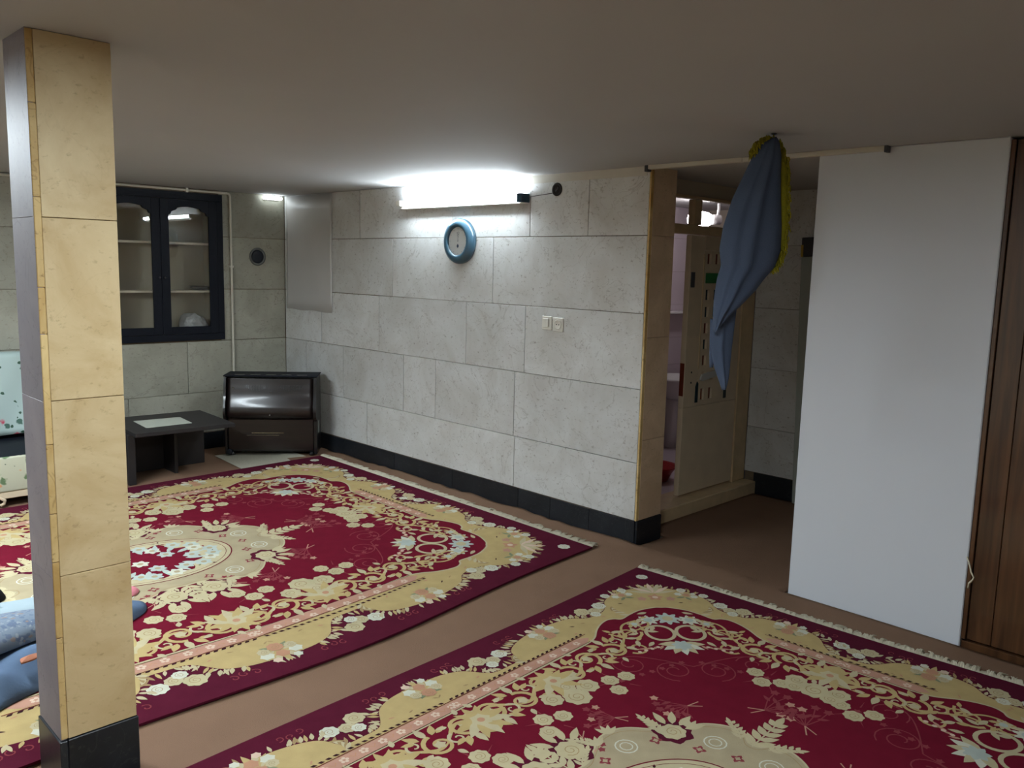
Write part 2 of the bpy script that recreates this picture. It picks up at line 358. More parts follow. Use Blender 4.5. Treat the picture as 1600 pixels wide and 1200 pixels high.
# --- toilet room seen through the door
TX1, TY1 = 7.0, 4.45
def toilet_wall(name, axis, c, a0, a1, out):
    m = [M['mauve_d'], M['mauve']]
    if axis == 'Y': o = structure(box(name, a0, a1, c, c+.1, -.02, HC, M['grout']))
    else: o = structure(box(name, c, c+.1, a0, a1, -.02, HC, M['grout']))
    n = max(2, round((a1-a0)/.3)); st = (a1-a0)/n; zz = [-.02, .25, .5, .75, 1.0, 1.3, 1.6, 1.9, HC]
    for i in range(n):
        for z0, z1 in zip(zz, zz[1:]):
            mm = m[0] if z1 < .6 else m[1]
            if axis == 'Y': box('tile', a0+i*st+.001, a0+(i+1)*st-.001, c-.008, c-.0005, z0+.001, z1-.001, mm, o)
            else: box('tile', c-.008, c-.0005, a0+i*st+.001, a0+(i+1)*st-.001, z0+.001, z1-.001, mm, o)
toilet_wall('wall_toilet_back', 'Y', TY1, X0+.24, TX1-.01, -1)
structure(box('wall_toilet_side', XA, 7.0, YD+.02, YD+.14, -.02, HC, M['mauve']))
structure(box('floor_toilet', X0+.24, TX1, YD+.16, TY1-.01, -.02, .04, M['mauve']))

# toilet door: frame, transom with panes, leaf with coloured slots
D1 = structure(empty('door_1', (4.36, YD, 0)))
dx = 4.36
def dbox(name, x0, x1, z0, z1, m, par, y0=0, y1=.05, bev=.003): return box(name, x0-dx, x1-dx, y0, y1, z0, z1, m, par, bev)
lab(dbox('door_sill', 4.15, 5.55, -.02, .085, M['cream_d'], D1, -.10, .14, .006), 'low worn stone door sill')
dbox('door_post', 4.36, 4.44, .086, 2.085, M['cream_d'], D1)
dbox('door_post', 5.385, 5.55, .086, 2.085, M['cream_d'], D1, 0, .06)
dbox('door_stop', 5.372, 5.386, .086, 1.84, M['cream_d'], D1, -.006, .03, .002)
dbox('transom_bar', 4.442, 5.384, 1.842, 1.902, M['cream_d'], D1)
dbox('transom_bar', 4.442, 5.384, 2.066, 2.085, M['cream_d'], D1)
dbox('mullion', 4.715, 4.80, 1.904, 2.065, M['cream_d'], D1)
for a, b in ((4.442, 4.714), (4.801, 5.384)):
    dbox('pane', a, b, 1.904, 2.064, M['glass'], D1, .022, .026, 0)
LEAF = empty('door_leaf'); LEAF.parent = D1
LX0, LX1 = 4.70, 5.368
dbox('stile', LX0, LX0+.165, .7015, 1.838, M['cream_p'], LEAF, .004, .044)
dbox('stile', LX1-.165, LX1, .7015, 1.838, M['cream_p'], LEAF, .004, .044)
dbox('lower_panel', LX0, LX1, .10, .70, M['cream_p'], LEAF, .004, .044)
dbox('top_rail', LX0+.166, LX1-.166, 1.745, 1.838, M['cream_p'], LEAF, .004, .044)
dbox('edge_plate', LX0-.003, LX0+.004, .78, 1.0, M['rust'], LEAF, .008, .04, 0)
# carved middle: pale grid built as bars round the openings; panes behind
xs = [LX0+.167, LX0+.204, LX0+.251, LX0+.303, LX0+.350, LX1-.167]
bm = bmesh.new()
for a, b in ((xs[0], xs[1]), (xs[2], xs[3]), (xs[4], xs[5])):
    bx(bm, a-dx, b-dx, .006, .040, .702, 1.743)
zz = [(.702, .735), (.815, .868), (.930, .972), (1.042, 1.082), (1.15, 1.19), (1.26, 1.30), (1.37, 1.415), (1.485, 1.525), (1.60, 1.655), (1.725, 1.743)]
for z0, z1 in zz:
    for a, b in ((xs[1], xs[2]), (xs[3], xs[4])): bx(bm, a-dx, b-dx, .006, .040, z0, z1)
link_bm('lattice', bm, M['cream_p'], LEAF)
for k, (z0, z1) in enumerate(((.735, .815), (.972, 1.042), (1.082, 1.15), (1.19, 1.26), (1.30, 1.37), (1.415, 1.485), (1.655, 1.725))):
    for a, b in ((xs[1], xs[2]), (xs[3], xs[4])):
        dbox('pane', a+.001, b-.001, z0+.001, z1-.001, M['rust'] if k in (0, 1, 3, 6) else M['teal'], LEAF, .022, .030, 0)
lab(dbox('pane', LX0+.19, LX1-.185, 1.528, 1.596, M['green'], LEAF, -.001, .0055, .002), 'green pane across the door lattice')
bm = bmesh.new(); q = [(LX0+.185, .878), (LX0+.205, .868), (LX0+.375, .888), (LX0+.395, .905), (LX0+.375, .932), (LX0+.20, .915)]
prism(bm, [(a-dx, b) for a, b in q], 'Y', -.006, .0055); lab(link_bm('pane', bm, M['mosaic'], LEAF), 'pale lozenge pane in the middle of the door')
for s in (0, 1):
    x = LX0+.135 if not s else LX1-.175
    bm = bmesh.new(); q = [(x, .725), (x+.032, .725), (x+.032, .855), (x+.016, .87), (x, .835)]
    if s: q = [(2*x+.032-a, b) for a, b in q]
    prism(bm, [(a-dx, b) for a, b in q], 'Y', -.0005, .003); link_bm('pane', bm, M['teal'], LEAF)
for s in (LX0+.158, LX1-.160):                                  # raised groove beads beside the lattice
    dbox('bead', s-.004, s+.004, .95, 1.72, M['cream_d'], LEAF, -.002, .0035, 0)
dbox('latch_plate', LX0+.012, LX0+.05, 1.50, 1.60, M['darkgrey'], LEAF, -.006, .0035, .002)
for z in (.86, .93): dbox('keyhole', LX0+.075, LX0+.083, z, z+.012, M['soot'], LEAF, 0, .0035, 0)

# toilet fittings
SK = tag(empty('wash_basin', (6.25, TY1-.01, .66)), 'white ceramic wash basin behind the half open toilet door', 'basin')
bm = bmesh.new(); rr = []
for t, zz_ in ((.35, -.18), (.8, -.08), (.98, .0), (1.0, .02), (.9, .02), (.72, -.03), (.4, -.1)):
    rr.append([(.27*t*cos(a), -.24+.24*t*sin(a), zz_) for a in [2*pi*i/28 for i in range(28)]])
rings(bm, rr); link_bm('bowl', bm, M['basin'], SK, True)
bm = bmesh.new(); lathe(bm, [(.07, -.64), (.06, -.4), (.08, -.17)], at=(0, -.2, 0), n=16); link_bm('pedestal', bm, M['basin'], SK, True)
GS = tag(box('glass_shelf', 6.05, 6.62, TY1-.13, TY1-.009, 1.225, 1.245, M['basin'], None, .004), 'narrow white shelf on the mauve toilet wall above the basin', 'shelf')
RB = tag(empty('plastic_basin', (5.15, 3.62, .04)), 'red plastic basin on the toilet floor', 'basin')
bm = bmesh.new(); lathe(bm, [(.10, 0), (.15, .11), (.17, .115), (.155, .10), (.095, .012), (.01, .01)], n=28); link_bm('tub', bm, M['red'], RB, True)
BL = tag(empty('light_bulb', (5.895, 3.80, 2.020), -pi/4), 'glowing oval bulb lying sideways high in the toilet, seen through the transom', 'light bulb')
bm = bmesh.new(); lathe(bm, [(.004, -.125), (.035, -.115), (.062, -.07), (.066, -.02), (.055, .04), (.035, .075)], axis='X', n=24); link_bm('bulb_glass', bm, M['em_bulb'], BL, True)
bm = bmesh.new(); lathe(bm, [(.036, .0755), (.04, .085), (.04, .14), (.03, .15)], axis='X', n=20); link_bm('socket', bm, M['basin'], BL, True)
bm = bmesh.new(); tube(bm, [(.12, .0, .03), (.125, .0, .08), (.125, 0, .148)], .012); link_bm('bracket', bm, M['basin'], BL, True)

# pale board standing in the alcove behind the white wall
PB = tag(empty('folded_board', (XA-.06, 2.312, .014)), 'tall pale grey board in the alcove, nearly all hidden behind white wall', 'board')
PB.rotation_euler = (-.034, 0, 0)
box('board_face', -.02, .02, -.30, .36, .002, 1.72, M['pale'], PB, .004)
box('board_top', -.02, .02, -.30, .36, 1.722, 1.85, M['darkgrey'], PB, .004)
box('brass_clip', -.024, -.0205, .345, .362, 1.72, 1.80, M['brass'], PB, .001)

# --- column with stone slabs
KX0, KX1, KY0, KY1 = .682, .893, 2.478, 2.674
KO = tag(empty('column', ((KX0+KX1)/2, (KY0+KY1)/2, 0)), 'square stone-clad column with beige slabs and a black base, standing on the rug edge', 'column')
kx, ky = (KX0+KX1)/2, (KY0+KY1)/2
def kb(name, x0, x1, y0, y1, z0, z1, m, bev=.0012): return box(name, x0-kx, x1-kx, y0-ky, y1-ky, z0, z1, m, KO, bev)
kb('core', KX0+.014, KX1-.014, KY0+.014, KY1-.014, -.02, HC, M['grout'], 0)
KZ = [.224, .711, 1.209, 1.702, HC]
for z0, z1 in zip(KZ, KZ[1:]):
    j = lambda: rnd.uniform(-.0008, .0008)
    kb('slab', KX0+.0195, KX1, KY0+j(), KY0+.013, z0+.001, z1-.001, M['col'])
    lab(kb('slab', KX0, KX0+.013, KY0+.0005, KY1, z0+.0006, z1-.0006, M['col_side_shade'], .0004), 'side slab of the column, cool shade in its colour')
    kb('slab', KX1-.013, KX1, KY0+.0135, KY1, z0+.001, z1-.001, M['col'])
    kb('slab', KX0+.0135, KX1-.0135, KY1-.013, KY1, z0+.001, z1-.001, M['col'])
zc = .226
while zc < HC-.01:                                             # broken mortar strip at the front left corner
    z2 = min(HC-.001, zc+rnd.uniform(.12, .34))
    kb('mortar_strip', KX0+.0005, KX0+.0185, KY0-.003+rnd.uniform(0, .002), KY0+.0128, zc+.0006, z2-.0006, M['col_edge'], .0018); zc = z2
for a, b, c, d in ((KX0+.017, KX1+.004, KY0-.006, KY0+.012), (KX0-.005, KX0+.016, KY0-.006, KY1+.003), (KX1-.012, KX1+.004, KY0+.0125, KY1+.003), (KX0+.0165, KX1-.0125, KY1-.012, KY1+.003)):
    lab(kb('base_slab', a, b, c, d, -.02, .222+rnd.uniform(-.004, .002), M['black'], .002), 'black stone slab round the foot of the column')

# ------------------------------------------------------------------ wall to wall carpet with folds
nx, ny = 240, 200
cx0, cx1, cy0, cy1 = XL+.02, 5.52, YF+.02, YB-.02
folds = [((3.70, 2.15), (3.88, 2.13), .026, .030), ((2.85, 2.67), (3.30, 2.68), .010, .030), ((1.9, 2.63), (2.6, 2.68), .003, .05), ((3.5, 3.3), (3.8, 4.6), .004, .06)]
def carpet_z(x, y):
    z = .0015*sin(x*7+1.3*sin(y*3)) * sin(y*5+.7)
    for (ax, ay), (bx_, by_), h, s in folds:
        t = max(0, min(1, ((x-ax)*(bx_-ax)+(y-ay)*(by_-ay))/((bx_-ax)**2+(by_-ay)**2)))
        d = hypot(x-ax-t*(bx_-ax), y-ay-t*(by_-ay)); z += h*exp(-(d/s)**2)
    if y > Y1-.1: z += (.008+.004*sin(y*9+2*sin(y*3.1))+.004*sin(y*23+3*sin(y*7)))*exp(-((x-X0+.02)/.05)**2)*(1 if x < X0 else 0)
    return z-.002
vs, fs, idx = [], [], {}
for j in range(ny+1):
    for i in range(nx+1):
        x = cx0+(cx1-cx0)*i/nx; y = cy0+(cy1-cy0)*j/ny
        idx[i, j] = len(vs); vs.append((x, y, carpet_z(x, y)))
def solid(x, y):
    if X0-.008 < x < X0+.26 and (y > Y1-.03 or y < Y2+.01): return False   # walls stand there
    if x > X0+.25 and y < Y2-.58: return False
    if y > YD-.07: return x < X0-.008
    return True
for j in range(ny):
    for i in range(nx):
        if all(solid(vs[idx[a]][0], vs[idx[a]][1]) for a in ((i, j), (i+1, j), (i, j+1), (i+1, j+1))):
            fs.append((idx[i, j], idx[i+1, j], idx[i+1, j+1], idx[i, j+1]))
bm = bmesh.new(); vv = [bm.verts.new(v) for v in vs]
for f in fs: bm.faces.new([vv[k] for k in f])
bmesh.ops.delete(bm, geom=[v for v in bm.verts if not v.link_faces], context='VERTS')
CP = link_bm('carpet', bm, M['carpet'], FL, True)
if CP.data.polygons[0].normal.z < 0: CP.data.flip_normals()
sm = CP.modifiers.new('thick', 'SOLIDIFY'); sm.thickness = .012; sm.offset = -1
lab(CP, 'plain brown wall to wall carpet')
bm = bmesh.new(); prism(bm, [(3.0, 5.80), (3.40, 5.80), (3.465, 6.09), (3.62, 6.05), (3.62, 6.52), (3.05, 6.52)], 'Z', .0006, .0036)
tag(link_bm('floor_mat', bm, M['mat']), 'pale speckled mat lying under the dark gas heater', 'mat')

# ------------------------------------------------------------------ rugs: motifs are flat shapes laid on the pile, one mesh per rug
RL, RW = 4.0, 2.9
RC = {}
def rc(name, rgb, **k): RC[name] = (len(RC), plain('rug '+name, lin(*rgb), .95, var=.16, scale=14, bump=.5, bscale=700, spec=.03))
for nm_, rgb_ in dict(wine=(84, 26, 44), red=(108, 24, 42), cream=(186, 164, 114), cream2=(190, 178, 144), rose=(190, 178, 142), white=(204, 204, 186), pink=(186, 142, 122), pinkw=(212, 188, 166), tone=(134, 62, 68), dark=(60, 34, 38), grey=(172, 158, 128), ice=(178, 188, 180), shade=(160, 136, 98), green=(132, 138, 108), coral=(186, 140, 112), rose2=(184, 170, 130)).items(): rc(nm_, rgb_)
POLY = []      # (points, colour, height step)
NCALL = [0]
def sub(l): NCALL[0] += 1; return l + .0048*(NCALL[0] % 200)
def add(p, c, l): POLY.append((p, c, sub(l) if l else 0))
def mir(p, k):
    return [((RL-a) if k & 1 else a, (RW-b) if k & 2 else b) for a, b in p]
def add4(p, c, l, ks=(0, 1, 2, 3)):
    h = sub(l)
    for k in ks: POLY.append((mir(p, k), c, h+.0011*k))
def circ(x, y, r, n=12, ry=None, ph=0): return [(x+r*cos(2*pi*i/n+ph), y+(ry or r)*sin(2*pi*i/n+ph)) for i in range(n)]
def scal(x, y, r, k=8, amp=.12, n=32, ph=0): return [(x+r*(1+amp*cos(k*t))*cos(t+ph), y+r*(1+amp*cos(k*t))*sin(t+ph)) for t in [2*pi*i/n for i in range(n)]]
def leafp(x, y, a, L_, w_):
    n = 5; pts = []
    for s in (1, -1):
        for i in range(n):
            t = i/n if s == 1 else 1-i/n
            v = w_*sin(pi*t**.8)*s
            pts.append((x+L_*t*cos(a)-v*sin(a), y+L_*t*sin(a)+v*cos(a)))
    return pts
def stroke(pts, wd):
    """closed ribbon polygon around a path; wd = function of 0..1"""
    a, b = [], []
    n = len(pts)
    for i, p in enumerate(pts):
        q0 = pts[max(i-1, 0)]; q1 = pts[min(i+1, n-1)]
        tx, ty = q1[0]-q0[0], q1[1]-q0[1]; l = hypot(tx, ty) or 1
        h = wd(i/(n-1))/2
        a.append((p[0]-ty/l*h, p[1]+tx/l*h)); b.append((p[0]+ty/l*h, p[1]-tx/l*h))
    return a, b
STRIPS = []
def rib(pts, wd, c, l, ks=(0, 1, 2, 3)):
    f = wd if callable(wd) else (lambda t: wd)
    a, b = stroke(pts, f)
    h = sub(l)
    for k in ks: STRIPS.append((mir(a, k), mir(b, k), c, h+.0011*k))
def spiral(x, y, r, a0, turns, sgn=1, n=16): return [(x+r*(1-.8*i/n)*cos(a0+sgn*turns*2*pi*i/n), y+r*(1-.8*i/n)*sin(a0+sgn*turns*2*pi*i/n)) for i in range(n+1)]
def rose(x, y, r, l, c='rose', ks=(0, 1, 2, 3), detail=True):
    add4(scal(x, y, r, 8, .07, 32, x*9), c, l, ks)
    if detail:
        rib(spiral(x, y, r*.62, y*7, 1.6, 1, 18), r*.06, 'shade', l+1, ks)
def posy(x, y, s, l, ks=(0, 1, 2, 3), a0=0):
    """three cream roses with small leaves: the light clusters in the red field"""
    for i, (dx_, dy_, r) in enumerate(((-.066, .02, .039), (.005, -.032, .041), (.066, .03, .039))):
        c_, s_ = cos(a0), sin(a0)
        rose(x+s*(dx_*c_-dy_*s_), y+s*(dx_*s_+dy_*c_), r*s, l+1, 'rose', ks)
    for i in range(5):
        a = a0+i*1.3+.4
        rib([(x+s*.07*cos(a)*t, y+s*.07*sin(a)*t) for t in (.8, 1.2, 1.6)], lambda t: .006*s*(1-t)+.001, 'tone', l, ks)
def bouquet(x, y, s, a, l, ks=(0, 1, 2, 3)):
    """fan of leaves with small flowers: the scalloped heads of the cream border"""
    for i in range(9):
        b = a+(i-4)*.42
        add4(leafp(x+.02*s*cos(b), y+.02*s*sin(b), b, .105*s*(1-.06*abs(i-4)), .016*s), 'cream2' if i % 2 else 'cream', l, ks)
    for r_, b, c, q in ((.030, 0, 'coral', .045), (.03, 1.1, 'white', .075), (.03, -1.1, 'white', .075), (.02, .5, 'pinkw', .10), (.02, -.5, 'white', .10)):
        add4(scal(x+q*s*cos(a+b), y+q*s*sin(a+b), r_*s, 6, .14, 18), c, l+1, ks)
    for b in (2.2, -2.2): add4(leafp(x, y, a+b, .08*s, .014*s), 'green', l+1, ks)
def sprig(x, y, s, a, l, ks=(0, 1, 2, 3)):
    """tone on tone flower spray in the red field"""
    for i in range(6):
        b = a+(i-2.5)*.33; L_ = s*rnd.uniform(.09, .15)
        px, py = x+L_*cos(b), y+L_*sin(b)
        rib([(x, y), (x+.5*L_*cos(b+.12), y+.5*L_*sin(b+.12)), (px, py)], .0045*s, 'tone', l, ks)
        add4(scal(px, py, .016*s, 5, .3, 15, b), 'tone' if i % 3 else 'pink', l+1, ks)
        add4(leafp(x+.5*L_*cos(b), y+.5*L_*sin(b), b+.8, .045*s, .008*s), 'tone', l+1, ks)
    for b in (2.7, 3.3): rib([(x, y), (x+.06*s*cos(a+b), y+.06*s*sin(a+b))], .005*s, 'pink', l, ks)
def smooth(pts, n=6):
    out = []
    P = [pts[0]]+pts+[pts[-1]]
    for i in range(1, len(P)-2):
        for k in range(n):
            t = k/n; p0, p1, p2, p3 = P[i-1], P[i], P[i+1], P[i+2]
            out.append(tuple(.5*(2*p1[j]+(p2[j]-p0[j])*t+(2*p0[j]-5*p1[j]+4*p2[j]-p3[j])*t*t+(3*p1[j]-p0[j]-3*p2[j]+p3[j])*t**3) for j in (0, 1)))
    out.append(pts[-1]); return out
def loop4(q):
    """q: quarter path from long-side centre line (2,b) to short-side centre line (a,1.45) -> full closed loop"""
    a = q[:-1]; b = mir(q, 2)[::-1][:-1]; c = mir(q, 3)[:-1]; d = mir(q, 1)[::-1][:-1]
    return a+b+c+d
CXM, CYM = RL/2, RW/2
# layer 0: wine ground; layer 1: cream border; 2: pink band; 3: red field
add([(0, 0), (RL, 0), (RL, RW), (0, RW)], 'wine', 0)
outl = [(2.0, .13), (1.86, .14), (1.76, .18), (1.70, .26), (1.66, .295), (1.58, .30), (1.49, .29), (1.44, .20), (1.33, .15), (1.17, .13), (1.02, .145), (.93, .17), (.87, .225), (.80, .245), (.72, .24), (.66, .21), (.60, .165), (.50, .14), (.40, .15), (.32, .18), (.265, .21), (.235, .235)]
outs = [(.235, .235), (.21, .265), (.18, .32), (.15, .40), (.14, .49), (.165, .59), (.21, .65), (.24, .71), (.245, .79), (.225, .86), (.17, .92), (.145, 1.0), (.13, 1.1), (.145, 1.19), (.18, 1.26), (.26, 1.32), (.295, 1.37), (.30, 1.45)]
add(loop4(smooth(outl+outs[1:], 5)), 'cream', 1)
fl = [(2.0, .42), (1.4, .42), (1.12, .42), (1.03, .405), (.95, .36), (.88, .332), (.81, .322), (.765, .34), (.735, .372), (.66, .37), (.58, .375), (.52, .395), (.47, .42), (.445, .445)]
fs_ = [(b, a) for a, b in fl[::-1] if b is not None]
fs_ = [(a, min(b, CYM)) for a, b in fs_ if b < 1.3]+[(.42, 1.45)]
add(loop4(smooth(fl+fs_[1:], 5)), 'red', 2)
# fine outline of the field
for seg in (smooth(fl+fs_[1:], 5),): rib(seg, .010, 'cream2', 3)
# leafy flames along the outer edge of the cream
for path in (smooth(outl, 5), smooth(outs, 5)):
    for a_, b_ in zip(path, path[1:]):
        tx, ty = b_[0]-a_[0], b_[1]-a_[1]; an = atan2(ty, tx)
        inward = -1 if path[0][0] > 1 else 1
        if rnd.random() < .62: add4(leafp(a_[0], a_[1], an+(pi/2)*(1 if path[0][0] > 1 else 1)+rnd.uniform(-.7, .7)-(.0), rnd.uniform(.035, .06), .008), rnd.choice(('cream', 'cream2', 'cream2', 'shade')), 2)
# pink band + dotted line
for s in range(2):
    e = CXM if s == 0 else CYM
    P = (lambda p: p) if s == 0 else (lambda p: [(b, a) for a, b in p])
    add4(P([(1.05, .385), (1.10, .35), (e, .35), (e, .412), (1.10, .412)]), 'pink', 3)
    add4(P([(1.08, .4135), (e, .4135), (e, .4165), (1.08, .4165)]), 'dark', 4)
    add4(P([(1.03, .343), (e, .343), (e, .347), (1.03, .347)]), 'red', 4)
    x = 1.04
    while x < e-.01:
        add4(P([(x, .326), (x+.018, .326), (x+.026, .339), (x+.008, .339)]), 'dark', 4); x += .034
    x = 1.15
    while x < e:
        for k in range(5): add4(P(circ(x+.013*cos(k*1.257), .381+.013*sin(k*1.257), .008, 7)), 'pinkw', 4)
        rib(P([(x+.03, .372), (x+.045, .39), (x+.06, .372)]), .006, 'coral', 4); x += .093
# outer red bays: rose pairs; bouquets on the cream heads; curls in the wine guard
for s in range(2):
    P = (lambda x, y: (x, y)) if s == 0 else (lambda x, y: (y, x))
    bays = ((.755, 1), (1.58, 1)) if s == 0 else ((.755, 1), (1.45, 2))
    for x, md in bays:
        ks = (0, 1, 2, 3) if md == 1 else (0, 1)
        for dx_, dy_, r, c in ((-.075, .005, .040, 'white'), (-.005, .03, .036, 'cream2'), (.06, -.012, .044, 'rose'), (.03, .06, .03, 'white')):
            rose(*P(x+dx_, .175+dy_), r, 3, c, ks)
        for i in range(6): add4(leafp(*P(x-.12+.012*i, .235+.012*i), (pi/2 if s == 0 else 0)+(-.9+.35*i if s == 0 else .9-.35*i), .07, .010), 'cream2' if i % 2 else 'shade', 3, ks)
    for x in ((1.17, 2.0) if s == 0 else (1.10,)):
        ks = (0, 2) if x == 2.0 else (0, 1, 2, 3)
        bouquet(*P(x, .20), .95, -pi/2 if s == 0 else pi, 3, ks)
        rose(*P(x, .222), .034, 5, 'coral', ks)
        for dd in (-.06, .06): rose(*P(x+dd, .205), .026, 5, 'cream2', ks)
        for dd in (-.17, .17):
            for i in range(4): add4(leafp(*P(x+dd*(1+.25*i), .155+.012*i), (-pi/2 if s == 0 else pi)+dd*3, .05, .010), 'cream2', 3, ks)
    for x in ((1.0, 1.38, 1.80) if s == 0 else (.98, 1.26)):
        for i in range(3): rib([P(a, b) for a, b in spiral(x+(i-1)*.045, .085+.012*(i % 2), .022, 2.0, .9, 1 if i % 2 else -1, 9)], .005, 'tone', 3)
    bouquet(*P(.47, .215), .72, (-pi/2-.35) if s == 0 else pi+.35, 3)
    for x, y in ((.40, .145), (.54, .125)): rose(*P(x, y), .028, 5, 'white')
    for i in range(10):                                          # flecks inside the cream
        add4(leafp(*P(rnd.uniform(.5, CXM if s == 0 else CYM), rnd.uniform(.235, .315)), rnd.uniform(0, 6), .03, .004), rnd.choice(('shade', 'coral', 'dark')), 3)
rose(.125, .115, .036, 3, 'white')
for i in range(7): add4(leafp(.30, .30, pi/4+pi+(i-3)*.45, .15, .017), 'pinkw' if i % 2 else 'cream2', 3)
add4(scal(.345, .345, .038, 5, .3, 20), 'coral', 4); add4(circ(.345, .345, .018, 10), 'pinkw', 5)
for a, b in ((.42, .30), (.30, .42)): add4(scal(a, b, .026, 5, .3, 15), 'pink', 4)

# arabesque of scrolls along the inner side of the border
def scrolls(P, x0, x1, yc, ks=(0, 1, 2, 3)):
    n = max(2, round((x1-x0)/.185)); st = (x1-x0)/n
    main = [(x0+(x1-x0)*i/80, yc+.048*sin(pi*i/80*n)) for i in range(81)]
    rib([P(*p) for p in main], lambda t: .015+.006*sin(t*n*2*pi), 'cream', 4, ks)
    for i in range(n):
        s = 1 if i % 2 else -1; x = x0+(i+.5)*st
        c = (x+.012, yc-s*.022)
        rib([P(*p) for p in spiral(c[0], c[1], .074, (pi/2)*s, 1.35, s, 24)], lambda t: .021*(1-.5*t), 'cream', 4, ks)
        rib([P(*p) for p in spiral(x-.075, yc+s*.035, .042, -(pi/2)*s, 1.1, -s, 16)], lambda t: .014*(1-.5*t), 'cream2', 4, ks)
        add4([P(*p) for p in scal(c[0], c[1], .024, 5, .25, 15)], 'cream2', 5, ks)
        for da, L_, w_ in ((-1.2, .06, .014), (-.6, .075, .017), (0, .085, .018), (.6, .075, .017), (1.2, .06, .014)):
            add4([P(*p) for p in leafp(x+.06*sin(da), yc+.052*s, s*1.57-da*s, L_, w_)], 'cream' if abs(da) > .5 else 'cream2', 4, ks)
        for da in (.35, 2.8, 1.2): add4([P(*p) for p in leafp(c[0]+.07*cos(da), c[1]-s*.066*sin(da)-s*.01, -s*da, .052, .013)], 'cream2', 4, ks)
def palmette(P, x, yc, s, ks=(0, 1, 2, 3)):
    for i in range(7):
        a = pi/2+(i-3)*.5
        add4([P(*p) for p in leafp(x, yc, a, .12*s, .020*s)], 'cream2' if i % 2 else 'cream', 5, ks)
    for i in range(5):
        a = -pi/2+(i-2)*.6
        add4([P(*p) for p in leafp(x, yc, a, .09*s, .016*s)], 'cream', 5, ks)
    add4([P(*p) for p in scal(x, yc+.01, .035*s, 6, .16, 18)], 'rose', 6, ks); add4([P(*p) for p in circ(x, yc+.01, .014*s, 9)], 'coral', 7, ks)
for s in range(2):
    P = (lambda x, y: (x, y)) if s == 0 else (lambda x, y: (y, x))
    e = CXM if s == 0 else CYM
    scrolls(P, .98, e, .54)
    for x in ((1.53, 2.0) if s == 0 else (1.45,)):
        palmette(P, x, .535, 1.25, ((0, 1, 2, 3) if x < e-.01 else ((0, 2) if s == 0 else (0, 1))))
    rib([P(*p) for p in smooth([(.98, .55), (.90, .50), (.84, .44), (.78, .42), (.70, .44)], 5)], .013, 'cream', 4)
    rib([P(*p) for p in spiral(.86, .50, .075, 2.6, 1.3, -1, 20)], lambda t: .017*(1-.5*t), 'cream', 4)
    rib([P(*p) for p in spiral(.71, .475, .055, .6, 1.2, 1, 18)], lambda t: .015*(1-.5*t), 'cream', 4)
    rib([P(*p) for p in spiral(.97, .63, .06, .2, 1.2, 1, 18)], lambda t: .015*(1-.5*t), 'cream', 4)
    for x, y, a in ((.80, .47, 1.2), (.92, .43, 2.6), (.66, .44, .4), (.90, .58, .8), (.77, .55, 2.2), (1.0, .58, 1.9)):
        add4([P(*p) for p in leafp(x, y, a, .07, .014)], 'cream2', 5); add4([P(*p) for p in leafp(x, y, a+2.4, .05, .011)], 'cream', 5)
# corner cartouche drawn along the diagonal
def DG(e, f): return ((e+f)/sqrt(2), (e-f)/sqrt(2))
def dg(p): return [DG(*q) for q in p]
for e, f, r, c in ((.78, 0, .062, 'ice'), (.80, .115, .05, 'white'), (.80, -.115, .05, 'white'), (.85, .20, .035, 'cream2'), (.85, -.20, .035, 'cream2')):
    add4(dg(scal(e, f, r, 8, .25, 40)), c, 4); add4(dg(circ(e, f, r*.5, 12)), 'rose' if c == 'ice' else 'ice', 5)
for f in (-1, 1):
    rib(dg([(.955+.085*cos(t)*1.0, f*(.082+.075*sin(t))) for t in [2*pi*i/24 for i in range(25)]]), .020, 'cream2', 4)
    rib(dg(smooth([(.90, f*.16), (.95, f*.25), (1.0, f*.30), (.97, f*.36)], 5)), .013, 'cream', 4)
    rib(dg(spiral(.99, f*.30, .05, 1, 1.2, f, 16)), .012, 'cream', 4)
    for e, ff, a in ((.88, .10, .5), (.96, .20, 1.2), (1.06, .14, .6), (1.02, .22, 1.5), (.70, .10, 1.2), (.73, .2, 1.6)): add4(dg(leafp(e, f*ff, f*a, .065, .013)), 'cream2', 5)
for i in range(7): add4(dg(leafp(1.08, 0, (i-3)*.5, .125, .026)), 'white' if i % 2 else 'rose', 5)
add4(dg(scal(1.10, 0, .048, 7, .2, 28)), 'ice', 6)
for f in (-1, 1):
    for i in range(4):
        add4(dg(leafp(1.10+.012*i, f*(.10+.03*i), f*(.5+.3*i), .05, .008)), 'pink', 5); add4(dg(circ(1.12+.018*i, f*(.13+.035*i), .011, 7)), 'pinkw', 6)
# tone on tone scrolls inside the field corner
for f in (-1, 1):
    rib(dg(spiral(1.36, f*.10, .10, 0, 1.7, f, 30)), .006, 'tone', 3); rib(dg(spiral(1.30, f*.31, .09, 2, 1.5, -f, 26)), .006, 'tone', 3)
    for i in range(7): add4(dg(scal(1.28+.03*i, f*(.05+.055*i), .014, 5, .35, 15)), 'tone', 4)
    rib(dg(smooth([(1.32, 0), (1.25, f*.16), (1.22, f*.3), (1.28, f*.42)], 5)), .006, 'tone', 3)
